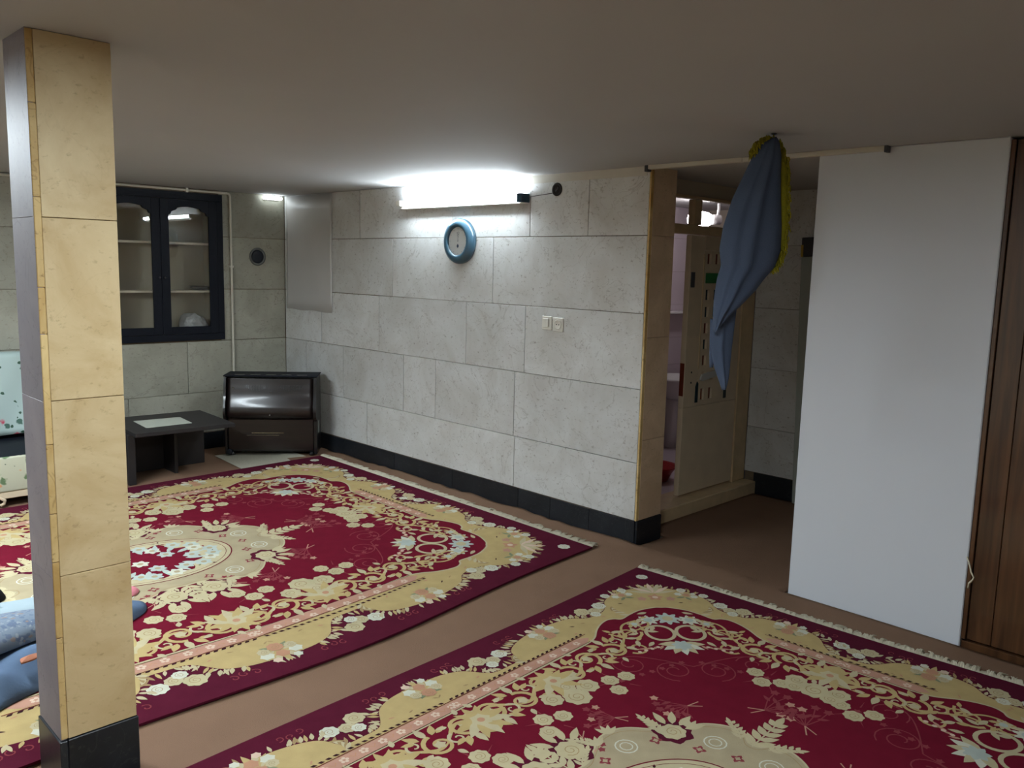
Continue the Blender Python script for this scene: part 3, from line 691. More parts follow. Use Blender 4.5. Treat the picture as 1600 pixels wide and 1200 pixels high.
# roses inside the field
for x, y, a, ks in ((1.32, .755, .3, (0, 1, 2, 3)), (1.80, .76, .2, (0, 1, 2, 3)), (.80, 1.24, 1.4, (0, 1, 2, 3))): posy(x, y, 1.05, 3, ks, a)
for dx_, dy_, r in ((-.11, .0, .055), (0, .03, .065), (.10, -.03, .05), (-.03, -.06, .045)): rose(1.56+dx_, .68+dy_, r, 4, 'rose')
for dx_, dy_, r in ((0, .0, .068), (-.035, .10, .05), (.03, .085, .045)):
    rose(.735+dx_, 1.45+dy_, r, 4, 'rose', (0, 1, 2, 3) if dy_ else (0, 1))
for x, y, s, a in ((1.58, .93, 1.0, -.8), (1.27, 1.10, 1.1, -.4), (1.80, .93, .9, 1.0), (1.06, 1.36, 1.2, 2.5)): sprig(x, y, s, a, 3)
# medallion
mq = smooth([(0, .405), (.08, .40), (.15, .43), (.26, .475), (.37, .455), (.45, .37), (.475, .30), (.50, .255), (.56, .26), (.64, .235), (.70, .16), (.715, .08), (.66, .03), (.65, 0)], 5)
mq2 = [(CXM-a, CYM-b) for a, b in mq]
add(loop4(mq2), 'grey', 3); rib(mq2, .009, 'cream2', 4); rib([(CXM-.965*(CXM-a), CYM-.955*(CYM-b)) for a, b in mq2], .003, 'shade', 4)
def MD(a, b): return (CXM-a, CYM-b)
for a, b, r, th in ((.505, .285, .055, .6), (.10, .50, .062, 1.6)):
    x, y = MD(a, b)
    add4(scal(x, y, r*1.5, 7, .1, 28), 'wine', 4); rose(x, y, r, 5, 'rose')
    for i in range(5): add4(leafp(*MD(a+r*1.1*cos(th+(i-2)*.5), b+r*1.1*sin(th+(i-2)*.5)), th+pi+(i-2)*.55, .10, .018), 'rose', 5)
def branch(x, y, a, L_, l, ks, bend=0, c=('rose', 'cream2')):
    for i in range(5):
        t = (i+.3)/5; px, py = x+L_*t*cos(a+bend*t), y+L_*t*sin(a+bend*t)
        for sg in (-1, 1): add4(leafp(px, py, a+bend*t+sg*.75, L_*.40*(1-.45*t), L_*.075), c[(i+(sg > 0)) % 2], l, ks)
    add4(leafp(x+L_*.9*cos(a+bend), y+L_*.9*sin(a+bend), a+bend, L_*.36, L_*.07), c[0], l, ks)
    rib([(x+L_*t*cos(a+bend*t), y+L_*t*sin(a+bend*t)) for t in (0, .3, .6, 1)], .007, c[1], l, ks)
branch(*MD(.64, 0), pi, .24, 4, (0, 1)); branch(*MD(.66, .06), pi+.55, .13, 4, (0, 1, 2, 3), .3)
branch(*MD(0, .40), -pi/2, .20, 4, (0, 2)); branch(*MD(.05, .40), -pi/2-.75, .12, 4, (0, 1, 2, 3), -.3)
branch(*MD(.47, .33), pi+1.1, .12, 4, (0, 1, 2, 3), .2); branch(*MD(.20, .46), -pi/2+.2, .10, 4, (0, 1, 2, 3), .3)
for a, b in ((.46, .30), (.20, .44), (.58, .25), (.30, .46)):
    for i in range(4): add4(leafp(*MD(a, b), atan2(-b, -a)+pi*0+(i-1.5)*.5, .07, .012), 'cream2', 5)
for a, b in ((.56, .12), (.28, .36)):                           # faint flowers on the grey ground
    x, y = MD(a, b); rib(circ(x, y, .045, 14)+[circ(x, y, .045, 14)[0]], .006, 'white', 4); rib(circ(x, y, .026, 10)+[circ(x, y, .026, 10)[0]], .005, 'white', 4)
for a, b, th in ((.47, .14, .3), (.52, .0, 0), (.40, .30, 1), (.14, .36, 1.4)):
    ks = (0, 1) if b == 0 else (0, 1, 2, 3)
    add4(scal(*MD(a, b), .022, 4, .35, 16, th), 'tone', 5, ks); add4(scal(*MD(a, b), .011, 4, .3, 12, th), 'grey', 6, ks)
el = circ(CXM, CYM, .425, 64, .295); add(el, 'cream2', 4); rib(el+[el[0]], .007, 'red', 5, (0,)); el2 = circ(CXM, CYM, .395, 64, .270); rib(el2+[el2[0]], .003, 'red', 5, (0,))
for i in range(40):
    a = rnd.uniform(0, 2*pi); q = rnd.uniform(.72, .9); add(leafp(CXM+.425*q*cos(a), CYM+.295*q*sin(a), rnd.uniform(0, 6), .025, .006), rnd.choice(('tone', 'green', 'dark')), 5)
add(scal(CXM, CYM, .23, 9, .12, 54), 'red', 5)
for i in range(26):
    a = i*2.4; q = .05+.062*sqrt(i); q = min(q, .27)
    x, y = CXM+q*1.2*cos(a), CYM+q*.78*sin(a)
    add(scal(x, y, .040, 6, .2, 24, a), 'ice' if i % 3 else 'white', 6+(i % 2)); add(circ(x, y, .016, 8), 'grey', 8)
for i in range(16):
    a = i*.3927; add(leafp(CXM+.17*cos(a), CYM+.13*sin(a), a, .12, .016), 'ice', 6)

def make_rug(name, warp, label, z0=.004, th=.009):
    E_ = empty(name, (*warp(RL/2, RW/2), z0)); tag(E_, label, 'rug', 'red flowered machine-made rugs with white fringe')
    ox, oy = E_.location.x, E_.location.y
    vs, fs, mi = [], [], []
    mats = [m for _, m in sorted(RC.values(), key=lambda t: t[0])]
    # base body: a subdivided slab whose top is the wine ground
    nu, nv = 40, 29
    for zz_ in (0, th):
        for j in range(nv+1):
            for i in range(nu+1):
                x, y = warp(RL*i/nu, RW*j/nv); vs.append((x-ox, y-oy, zz_))
    K = (nu+1)*(nv+1); ID = lambda i, j, t: t*K+j*(nu+1)+i
    for j in range(nv):
        for i in range(nu): fs.append((ID(i, j, 1), ID(i+1, j, 1), ID(i+1, j+1, 1), ID(i, j+1, 1))); fs.append((ID(i, j, 0), ID(i, j+1, 0), ID(i+1, j+1, 0), ID(i+1, j, 0)))
    for i in range(nu): fs.append((ID(i, 0, 0), ID(i+1, 0, 0), ID(i+1, 0, 1), ID(i, 0, 1))); fs.append((ID(i, nv, 0), ID(i, nv, 1), ID(i+1, nv, 1), ID(i+1, nv, 0)))
    for j in range(nv): fs.append((ID(0, j, 0), ID(0, j, 1), ID(0, j+1, 1), ID(0, j+1, 0))); fs.append((ID(nu, j, 0), ID(nu, j+1, 0), ID(nu, j+1, 1), ID(nu, j, 1)))
    mi += [RC['wine'][0]]*len(fs)
    for p, c, l in POLY:
        if l == 0: continue
        b = len(vs)
        for a_, b_ in p:
            x, y = warp(a_, b_); vs.append((x-ox, y-oy, th+.0003*l))
        fs.append(tuple(range(b, b+len(p)))); mi.append(RC[c][0])
    for a, b_, c, l in STRIPS:
        b = len(vs); n = len(a)
        for q in (a, b_):
            for u, v in q:
                x, y = warp(u, v); vs.append((x-ox, y-oy, th+.0003*l))
        for i in range(n-1): fs.append((b+i, b+i+1, b+n+i+1, b+n+i)); mi.append(RC[c][0])
    o = raw('pile', vs, fs, mats, E_, False, mi)
    # fringe: knotted white warp ends along both short sides
    for side in (0, 1):
        bm = bmesh.new(); r_ = random.Random(5+side); v = .004
        u0_ = 0 if side == 0 else RL; s = -1 if side == 0 else 1
        while v < RW-.004:                                  # tufts of six strands, each tuft with its own lean
            lean = r_.uniform(-.032, .032); ln = r_.uniform(.045, .085); hi = r_.uniform(.006, .016); wdt = r_.uniform(.012, .019)
            for q in range(6):
                f0 = (q/5-.5)*wdt; pts = []; l2 = ln*r_.uniform(.75, 1.1); e_ = r_.uniform(-.008, .008)
                for k in range(5):
                    t = k/4; x, y = warp(u0_+s*l2*t, min(RW, max(0, v+wdt/2+f0*(1-.35*sin(pi*t))+lean*t*t+e_*t*t)))
                    pts.append((x-ox, y-oy, max(.0015, .004+hi*sin(pi*min(1, t*1.1)))))
                tube(bm, pts, [.0024, .0032, .0030, .0027, .0012], 4)
            v += wdt
        f = link_bm('fringe', bm, M['fringe'], E_); f['kind'] = 'stuff'; lab(f, 'white knotted fringe along the short end of the rug')
    return E_
def warp1(u, v):
    A, B, C_, D = (3.645, 2.971), (-.35, 2.74), (-.30, 5.86), (3.70, 5.955)
    s, t = u/RL, v/RW
    x = (1-s)*(1-t)*A[0]+s*(1-t)*B[0]+s*t*C_[0]+(1-s)*t*D[0]; y = (1-s)*(1-t)*A[1]+s*(1-t)*B[1]+s*t*C_[1]+(1-s)*t*D[1]
    return x, y-.09*exp(-((u-1.7)/.8)**2)*(1-t)
def warp2(u, v):
    A = (3.572, 2.596); u *= .85; v *= .848
    return A[0]-.9979*u+.0447*v+.006*sin(v*4), A[1]-.0645*u-.999*v-.012*sin(u*1.8)
RUG1 = make_rug('rug', warp1, 'red flowered rug on the far side of the column, medallion in full view')
RUG2 = make_rug('rug', warp2, 'red flowered rug in the foreground, cut off by the bottom of the picture')

# ------------------------------------------------------------------ cabinet built into the back wall
CB = tag(empty('wall_cabinet', ((CX0+CX1)/2, YB, CZ0)), 'black built-in wall cabinet with two arched glass doors and cream shelves', 'cabinet')
ccx = (CX0+CX1)/2
def cb(name, x0, x1, y0, y1, z0, z1, m, par=CB, bev=.002): return box(name, x0-ccx, x1-ccx, y0-YB, y1-YB, z0-CZ0, z1-CZ0, m, par, bev)
cb('back_panel', NX0+.002, NX1-.002, YB+.27, YB+.285, NZ0, NZ1, M['cabin'])
for a, b in ((NX0+.002, NX0+.016), (NX1-.016, NX1-.002)): cb('side_panel', a, b, YB+.002, YB+.269, NZ0, NZ1, M['cabin'])
cb('bottom_panel', NX0+.017, NX1-.017, YB+.002, YB+.269, NZ0, NZ0+.014, M['cabin']); cb('top_panel', NX0+.017, NX1-.017, YB+.002, YB+.269, NZ1-.014, NZ1, M['cabin'])
for z in (1.335, 1.733): cb('shelf', NX0+.017, NX1-.017, YB+.10, YB+.268, z-.010, z+.008, M['shelf'])
# outer frame
FZ = (CZ0, CZ0+.055, CZ1-.06, CZ1)
cb('frame_rail', CX0, CX1, YB-.016, YB-.001, FZ[0], FZ[1], M['navy']); cb('frame_rail', CX0, CX1, YB-.016, YB-.001, FZ[2], FZ[3], M['navy'])
cb('frame_stile', CX0, CX0+.055, YB-.016, YB-.001, FZ[1]+.0005, FZ[2]-.0005, M['navy']); cb('frame_stile', CX1-.055, CX1, YB-.016, YB-.001, FZ[1]+.0005, FZ[2]-.0005, M['navy'])
for k in (0, 1):
    D = empty('door'); D.parent = CB
    x0, x1 = (CX0+.057, 2.7875) if k == 0 else (2.7905, CX1-.057)
    st = .068; z0, z1 = FZ[1]+.002, FZ[2]-.002
    cb('stile', x0, x0+st, YB-.022, YB-.002, z0, z1, M['navy'], D); cb('stile', x1-st, x1, YB-.022, YB-.002, z0, z1, M['navy'], D)
    cb('bottom_rail', x0+st+.0005, x1-st-.0005, YB-.022, YB-.002, z0, z0+.06, M['navy'], D)
    g0, g1 = x0+st, x1-st; W_ = g1-g0; q = []
    for t, h in ((0, -.125), (.05, -.118), (.07, -.098), (.13, -.09), (.19, -.082), (.22, -.066), (.36, -.057), (.5, -.053), (.64, -.057), (.78, -.066), (.81, -.082), (.87, -.09), (.93, -.098), (.95, -.118), (1, -.125)):
        q.append((g0+.0005+(W_-.001)*t-ccx, z1+h-CZ0))
    q += [(g1-.0005-ccx, z1-CZ0), (g0+.0005-ccx, z1-CZ0)]
    bm = bmesh.new(); prism(bm, q, 'Y', -.022, -.002); link_bm('arched_rail', bm, M['navy'], D)
    cb('glass_pane', g0-.01, g1+.01, YB-.0015, YB+.0015, z0+.05, z1-.04, M['glass'], D, 0)
    bm = bmesh.new(); kx_ = (x1-.02 if k == 0 else x0+.02)
    lathe(bm, [(.004, -.022), (.006, -.030), (.009, -.036), (.004, -.041)], axis='Y', at=(kx_-ccx, 0, 1.45-CZ0), n=12); link_bm('knob', bm, M['darkgrey'], D, True)
# things kept in it
BG = tag(empty('plastic_bag', (3.10, YB+.125, NZ0+.0145)), 'crumpled clear plastic bag on the bottom of the wall cabinet', 'bag')
bm = bmesh.new(); bmesh.ops.create_icosphere(bm, subdivisions=3, radius=.105)
for v in bm.verts:
    n_ = sin(v.co.x*60+2*sin(v.co.z*45))*sin(v.co.y*55)*.010+sin(v.co.x*23+v.co.z*31)*.008
    v.co += v.co.normalized()*n_; v.co.z = max(v.co.z*.95, -.075)+.075
    v.co.x *= 1.15
link_bm('bag_body', bm, plain('crinkled plastic', lin(150, 152, 150), .15, var=.35, scale=25, bump=.6, bscale=40), BG)
bm = bmesh.new()
for i, z in enumerate((0, .012, .022)): lathe(bm, [(.04, z), (.085, z+.009), (.088, z+.012), (.04, z+.006)], at=(0, 0, 0), n=24)
DS = tag(link_bm('dish_stack', bm, plain('grey dishes', lin(104, 100, 96), .3), None, True), 'small stack of grey dishes on the middle cabinet shelf', 'dishes'); DS.location = (3.20, YB+.185, 1.343)
tag(box('small_box', 2.565, 2.625, YB+.05, YB+.13, NZ1-.07-.014, NZ1-.0142, M['white_pl'], None, .004), 'small pale box fixed under the top of the wall cabinet', 'box')

# gas pipe along the back wall and down to the heater
GP = tag(empty('gas_pipe', (3.385, YB, .6)), 'thin white gas pipe along the ceiling line and down beside the cabinet', 'pipe')
bm = bmesh.new(); tube(bm, [(XL-3.385, -.018, 2.160-.6), (-.025, -.018, 2.160-.6), (-.006, -.018, 2.152-.6), (0, -.018, 2.13-.6), (.002, -.018, 1.5-.6), (.004, -.018, 0), (.004, -.02, -.16), (-.0, -.06, -.2)], .0095, 10)
link_bm('pipe_run', bm, M['pipe'], GP, True)
for x in (-.37, -1.6): box('pipe_clip', x-.01, x+.01, -.03, -.001, 2.142-.6, HC-.6-.001, M['pipe'], GP, .002)
for z in (.0, .95): box('pipe_clip', -.014, .018, -.03, -.001, z-.009, z+.009, M['pipe'], GP, .002)

# stove-pipe hole left of the corner
VH = tag(empty('flue_hole', (3.637, YB, 1.64)), 'round dark flue hole with a grey ring on the back wall', 'flue hole')
bm = bmesh.new(); lathe(bm, [(.058, -.001), (.076, -.001), (.078, -.006), (.072, -.012), (.060, -.012), (.058, -.002)], axis='Y', n=36); link_bm('ring', bm, M['vent_ring'], VH, True)
bm = bmesh.new(); lathe(bm, [(.0575, -.0015), (.0575, -.004), (.045, -.006), (.01, -.0062)], axis='Y', n=30); link_bm('cover', bm, M['vent'], VH, True)

# small lamp at the ceiling near the corner
SL = tag(empty('wall_lamp', (3.772, YB, 2.150)), 'small bright lamp near the ceiling corner above the flue hole', 'lamp')
box('lamp_base', -.075, .075, -.014, -.001, -.018, .022, M['white_pl'], SL, .003)
bm = bmesh.new(); lathe(bm, [(.004, -.092), (.014, -.088), (.0165, -.07), (.0165, .07), (.014, .088), (.004, .092)], axis='X', at=(0, -.032, .002), n=14); link_bm('lamp_tube', bm, M['em_corner'], SL, True)

# white sheet hung in the corner on the right wall
bm = bmesh.new(); n = 24; ra = []
for j in range(9):
    z = 2.172-.985*j/8
    row = []
    for i in range(n+1):
        y = 6.075+.73*i/n; row.append((X0-.004-.003*(1+sin(i*.7+j*.5))*(j/8), y, z-.004*sin(i*.5)*(j == 8)))
    ra.append(row)
vv = [[bm.verts.new(p) for p in r] for r in ra]
for a, b in zip(vv, vv[1:]):
    for i in range(n): bm.faces.new((a[i], a[i+1], b[i+1], b[i]))
SH = link_bm('hanging_sheet', bm, M['paper'], None, True); sm = SH.modifiers.new('thick', 'SOLIDIFY'); sm.thickness = .0012; sm.offset = 0
tag(SH, 'large plain white sheet hung flat on the right wall in the corner', 'sheet')

# ------------------------------------------------------------------ fluorescent tube fittings
def tube_light(name, loc, rz, em, label):
    T = tag(empty(name, loc, rz), label, 'lamp')           # local X along the tube, -Y out of the wall
    box('housing', -.64, .64, -.045, -.001, -.030, -.008, M['white_pl'], T, .004)
    bm = bmesh.new(); lathe(bm, [(.010, -.605), (.0150, -.60), (.0150, .60), (.010, .605)], axis='X', at=(0, -.055, .012), n=16); link_bm('tube', bm, em, T, True)
    for s in (-1, 1):
        lab(box('end_cap', s*.606, s*.652, -.080, -.002, -.024 if s > 0 else -.0075, .032, M['teal'] if s == 1 else M['white_pl'], T, .004), 'dark end cap of the lamp' if s == 1 else 'white end cap of the lamp')
    return T
TL = tube_light('tube_lamp', (X0, 4.45, 2.035), -pi/2, M['em_tube'], 'lit white fluorescent tube lamp on the right wall above the clock')
JB = tag(empty('junction_box', (X0, 3.566, 2.083)), 'round sooty junction hole at the end of the tube lamp cable', 'junction box')
bm = bmesh.new(); lathe(bm, [(.026, -.001), (.040, -.001), (.041, -.006), (.034, -.010), (.028, -.009), (.026, -.002)], axis='X', n=24); link_bm('ring', bm, M['soot'], JB, True)
bm = bmesh.new(); lathe(bm, [(.0255, -.0012), (.0255, -.003), (.006, -.0032)], axis='X', n=20); link_bm('cover', bm, M['soot'], JB, True)
bm = bmesh.new(); tube(bm, [(-.004, .008, -.008), (-.016, .002, -.012), (-.012, -.012, .002), (-.005, -.006, .014)], .003); link_bm('wire_end', bm, M['darkgrey'], JB, True)
bm = bmesh.new(); tube(bm, [(X0-.004, 3.604, 2.062), (X0-.004, 3.66, 2.058), (X0-.004, 3.72, 2.054), (X0-.02, 3.795, 2.045)], .0022, 6)
tag(link_bm('lamp_cable', bm, M['darkgrey'], None, True), 'short thin cable from the tube lamp to the junction hole', 'cable')

# ceiling panel lamp, behind the top edge of the picture
def ceiling_panel(loc, em, label, w=.3, h=.3):
    PL = tag(empty('ceiling_panel', loc), label, 'lamp')
    bm = bmesh.new()
    for a, b, c, d in ((-w-.02, w+.02, -h-.02, -h-.002), (-w-.02, w+.02, h+.002, h+.02), (-w-.02, -w-.002, -h-.0015, h+.0015), (w+.002, w+.02, -h-.0015, h+.0015)): bx(bm, a, b, c, d, -.016, -.0005)
    link_bm('panel_frame', bm, M['white_pl'], PL); box('diffuser', -w, w, -h, h, -.010, -.001, em, PL)
ceiling_panel((.88, 1.08, HC), M['em_panel'], 'square lit ceiling panel in front of the column, out of the picture')
ceiling_panel((.25, 4.55, HC), M['em_fill_l'], 'long fill panel added on the ceiling left of the column, out of the picture', .04, .90)  # unseen panel, added for its light on the walls and heater

# ------------------------------------------------------------------ clock, switch and socket
CK = tag(empty('wall_clock', (X0, 4.453, 1.772)), 'round wall clock with a wide dark rim, flare tint in its colour, under the tube lamp', 'clock')
bm = bmesh.new(); lathe(bm, [(.155, -.001), (.157, -.02), (.150, -.036), (.128, -.050), (.110, -.052), (.098, -.046), (.097, -.030), (.09, -.012)], axis='X', n=56); link_bm('rim', bm, M['clock_rim'], CK, True)
bm = bmesh.new(); lathe(bm, [(.0965, -.031), (.0965, -.033), (.002, -.0332)], axis='X', n=48); link_bm('dial', bm, M['clock_face'], CK)
def on_dial(u, v, o=-.0336): return (o, -u, v)                 # u to the viewer's right, seen from the room
for k in range(12):
    bm = bmesh.new(); a = k*pi/6; r0_, r1_ = .080, .088; c, s = sin(a), cos(a); wv = .0012
    q = [(c*r0_-s*wv, s*r0_+c*wv), (c*r0_+s*wv, s*r0_-c*wv), (c*r1_+s*wv, s*r1_-c*wv), (c*r1_-s*wv, s*r1_+c*wv)]
    rings(bm, [[on_dial(u, v, -.0335) for u, v in q], [on_dial(u, v, -.0342) for u, v in q]])
    link_bm('hour_mark', bm, M['ink'], CK)
bm = bmesh.new()
for q in ([(0, .004), (.0045, 0), (0, -.004), (-.0045, 0)], [(-.0015, 0), (.0015, 0), (.0012, .022), (-.0012, .022)], [(0, -.017), (.012, -.033), (0, -.049), (-.012, -.033)]):
    q = [(u, v) for u, v in q]; rings(bm, [[on_dial(u, v, -.0336) for u, v in q], [on_dial(u, v, -.0345) for u, v in q]])
link_bm('hands_and_emblem', bm, M['ink'], CK)
bm = bmesh.new()
for u0_, v0_, u1_, v1_ in ((-.008, .062, -.005, .044), (-.011, .058, -.008, .062), (.002, .062, .011, .062), (.011, .062, .011, .053), (.011, .053, .002, .044), (.002, .044, .012, .044),
                           (-.008, .040, .009, .034), (-.006, .030, .008, .027)):
    dx_, dy_ = u1_-u0_, v1_-v0_; l = hypot(dx_, dy_); nx_, ny_ = -dy_/l*.0013, dx_/l*.0013
    q = [(u0_-nx_, v0_-ny_), (u1_-nx_, v1_-ny_), (u1_+nx_, v1_+ny_), (u0_+nx_, v0_+ny_)]
    rings(bm, [[on_dial(u, v, -.0336) for u, v in q], [on_dial(u, v, -.0344) for u, v in q]])
link_bm('numerals', bm, M['ink'], CK)
SW = tag(empty('light_switch', (X0, 3.614, 1.258)), 'white light switch on the right wall, left of the pair of plates', 'switch')
box('plate', -.010, -.001, -.041, .043, -.042, .044, M['white_pl'], SW, .003); box('rocker', -.014, -.0102, -.016, .032, -.028, .030, M['white_pl'], SW, .002)
box('rocker_slot', -.0115, -.0102, -.022, -.019, -.022, .024, M['darkgrey'], SW, 0)
SO = tag(empty('wall_socket', (X0, 3.520, 1.254)), 'white round power socket plate beside the light switch', 'socket')
box('plate', -.010, -.001, -.044, .044, -.044, .043, M['white_pl'], SO, .003)
bm = bmesh.new(); lathe(bm, [(.030, -.0101), (.031, -.013), (.026, -.013), (.024, -.0105), (.001, -.0103)], axis='X', n=28); link_bm('socket_ring', bm, M['white_pl'], SO, True)
for s in (-1, 1):
    bm = bmesh.new(); lathe(bm, [(.0042, -.0104), (.0042, -.0112), (.001, -.0113)], axis='X', at=(0, s*.0095, 0), n=10); link_bm('pin_hole', bm, M['soot'], SO)

# loose cord out of the white wall by the wooden door
bm = bmesh.new(); tube(bm, [(X0-.003, 1.086, .402), (X0-.014, 1.074, .385), (X0-.022, 1.058, .345), (X0-.024, 1.046, .325), (X0-.022, 1.050, .312), (X0-.018, 1.064, .292), (X0-.016, 1.066, .268)], .0034, 8)
tag(link_bm('loose_cord', bm, M['cord'], None, True), 'short cream cord end sticking out beside the wooden door', 'cord')

# ------------------------------------------------------------------ coffee table with pale inlay
TB = empty('coffee_table', (2.56, 6.22, 0)); tag(TB, 'low black coffee table with a pale inlay, left of the heater', 'table')
tq = [(2.19, 5.895), (2.91, 5.862), (2.953, 6.555), (2.225, 6.60)]
def tl(p): return (p[0]-2.56, p[1]-6.22)
bm = bmesh.new(); prism(bm, [tl(p) for p in tq], 'Z', .362, .390)
bmesh.ops.bevel(bm, geom=list(bm.edges), offset=.0015, segments=1, affect='EDGES'); link_bm('tabletop', bm, M['table'], TB)
bm = bmesh.new(); prism(bm, [tl(p) for p in ((2.330, 6.062), (2.663, 6.055), (2.694, 6.337), (2.357, 6.373))], 'Z', .3902, .3925); lab(link_bm('inlay', bm, M['inlay'], TB), 'pale rectangular inlay in the table top')
box('board_leg', 2.176-2.56, 2.228-2.56, 6.005-6.22, 6.50-6.22, 0, .3615, M['table'], TB, .002)
box('long_board', 2.2285-2.56, 2.8945-2.56, 6.362-6.22, 6.384-6.22, .0, .3615, M['table'], TB, .002)
box('cross_board', 2.568-2.56, 2.592-2.56, 6.155-6.22, 6.3615-6.22, 0, .3615, M['table'], TB, .002)

# ------------------------------------------------------------------ gas heater across the corner
HA = atan2(-.622, .783)
HT = empty('gas_heater', (3.402, 6.222, .0036), HA); tag(HT, 'dark brown enamelled gas heater standing diagonally in the corner', 'heater')
W2 = .372
prof = [(.03, .035), (.028, .30), (.012, .315), (-.022, .33), (-.038, .36), (-.036, .40), (-.028, .43), (-.005, .50), (.006, .56), (.013, .60), (.019, .645), (.021, .655)]
box('body', -W2+.02, W2-.02, .036, .25, .03, .645, M['heat_bk'], HT, .004)
def panel(name, i0, i1, x0, x1, m, th=.006, cols=16, sag=0):
    bm = bmesh.new(); g = []
    pr = smooth(prof[i0:i1], 5)
    for (y, z) in pr:
        g.append([(x0+(x1-x0)*i/cols, y+sag*(2*i/cols-1)**2, z) for i in range(cols+1)])
    f_ = [[bm.verts.new(p) for p in r] for r in g]
    for a, b in zip(f_, f_[1:]):
        for i in range(cols): bm.faces.new((a[i], a[i+1], b[i+1], b[i]))
    o = link_bm(name, bm, m, HT, True); s = o.modifiers.new('thick', 'SOLIDIFY'); s.thickness = th; s.offset = 1 ; return o
lab(panel('front_panel', 2, 11, -W2+.022, W2-.030, M['heat_br'], .006, 20, .022), 'glossy brown bowed upper panel')
lab(box('lower_panel', -W2+.024, W2-.032, .022, .035, .045, .305, M['heat_br'], HT, .004), 'brown lower door of the heater')
box('lower_trim', -.16, .10, .0175, .0218, .188, .194, M['chrome'], HT, .001); box('lower_trim', -.20, .06, .0175, .0218, .170, .173, M['chrome'], HT, .0005)
for s in (-1, 1):
    q = [(y-.006, z) for y, z in smooth([(.02, .012), (.018, .29), (-.02, .31), (-.046, .35), (-.044, .41), (-.014, .50), (.002, .60), (.012, .655)], 4)]+[(.265, .655), (.265, .012)]
    bm = bmesh.new(); a, b = (-W2, -W2+.018) if s < 0 else (W2-.026, W2)
    prism(bm, q, 'X', a, b); bmesh.ops.bevel(bm, geom=[e for e in bm.edges if abs(e.verts[0].co.x-e.verts[1].co.x) < 1e-5], offset=.003, segments=2, affect='EDGES'); link_bm('side_panel', bm, M['heat_bk'], HT)
bm = bmesh.new(); bx(bm, -W2-.004, W2+.004, .004, .27, .6605, .672, .003); link_bm('top_plate', bm, M['navy'], HT)
for i in range(5): box('top_slot', -.29+.125*i, -.21+.125*i, .03, .05, .6722, .674, M['chrome'], HT, .0005)
for c in (-.115, .165):
    G = empty('grille'); G.parent = HT
    for i in range(15):
        x = c+(i-7)*.0125; z0 = .545+.0006*(i-7)**2; z1 = .592
        y0 = .000+(z0-.545)*.17+.022*(x/W2)**2
        vs_ = [(x-.0028, y0-.006, z0), (x+.0028, y0-.006, z0), (x+.0028, y0+.002, z1), (x-.0028, y0+.002, z1)]
        bm = bmesh.new(); rings(bm, [vs_, [(a, b+.004, d) for a, b, d in vs_]]); link_bm('grille_bar', bm, M['heat_bk'], G)
for x, z, y in ((.005, .535, -.004), (.0, .352, -.045), (-.30, .565, .018)):
    bm = bmesh.new(); lathe(bm, [(.007, .004), (.008, -.004), (.006, -.010), (.002, -.012)], axis='Y', at=(x, y, z), n=14); link_bm('knob', bm, M['chrome'], HT, True)
for sx in (-1, 1):
    for y in (.05, .22):
        bm = bmesh.new(); lathe(bm, [(.022, .0), (.024, .006), (.02, .02), (.016, .0295)], at=(sx*(W2-.05), y, 0), n=16); link_bm('foot', bm, M['heat_bk'], HT, True)
bm = bmesh.new(); lathe(bm, [(.022, .010), (.024, .0), (.022, -.018), (.014, -.022)], axis='Y', at=(-W2+.035, .012, .035), n=18); link_bm('valve_knob', bm, M['vent'], HT, True)
lab(box('side_label', W2+.0002, W2+.0015, .10, .135, .18, .28, M['pale'], HT), 'pale plate on the side of the heater')

# ------------------------------------------------------------------ sofa behind the column
SF = empty('sofa', (.85, 6.41, 0)); tag(SF, 'low sofa under a rose-printed sheet against the back wall, left of the column', 'sofa')
def sfb(name, x0, x1, y0, y1, z0, z1, m, bev=.01, seg=3):
    bm = bmesh.new(); bx(bm, x0-.85, x1-.85, y0-6.35, y1-6.35, z0, z1)
    if bev: bmesh.ops.bevel(bm, geom=list(bm.edges), offset=bev, segments=seg, affect='EDGES', profile=.6)
    return link_bm(name, bm, m, SF, seg > 1)
sfb('frame_rail', -.1, 1.82, 5.90, 5.93, .055, .098, M['cream_p'], .004, 1)
sfb('seat_base', -.08, 1.80, 5.932, 6.72, .06, .11, M['table'], .004, 1)
lab(sfb('valance', -.09, 1.81, 5.895, 5.93, .099, .325, M['flor2'], .012), 'pale cloth with green and orange flowers over the seat front')
sfb('seat_cushion', -.08, 1.80, 5.935, 6.60, .112, .32, M['navy'], .03)
def drape(x, z): return .012*sin(x*9+z*4)+.008*sin(x*21-z*9)
bm = bmesh.new(); g = []
for j in range(26):
    t = j/25
    if t < .72: y, z = 6.52+.06*(t/.72), .36+.53*(t/.72)
    else:
        a = (t-.72)/.28*pi*.85; y, z = 6.58+.06*(1-cos(a)), .89+.035*sin(a)
    g.append([(x-.85, y-6.35-drape(x, z)*(1-.4*t), z+.010*sin(x*7)*(j == 0)) for x in [-.1+1.92*i/60 for i in range(61)]])
vv = [[bm.verts.new(p) for p in r] for r in g]
for a, b in zip(vv, vv[1:]):
    for i in range(60): bm.faces.new((a[i], a[i+1], b[i+1], b[i]))
o = link_bm('back_cover', bm, M['flor1'], SF, True); s_ = o.modifiers.new('thick', 'SOLIDIFY'); s_.thickness = .004
lab(o, 'pale sheet printed with red roses over the backrest')
sfb('backrest', -.08, 1.80, 6.62, 6.76, .12, .885, M['navy'], .02)
for x in (-.04, .9, 1.74):
    for y in (5.99, 6.62): sfb('leg', x, x+.04, y, y+.04, 0, .0595, M['cream_p'], .003, 1)
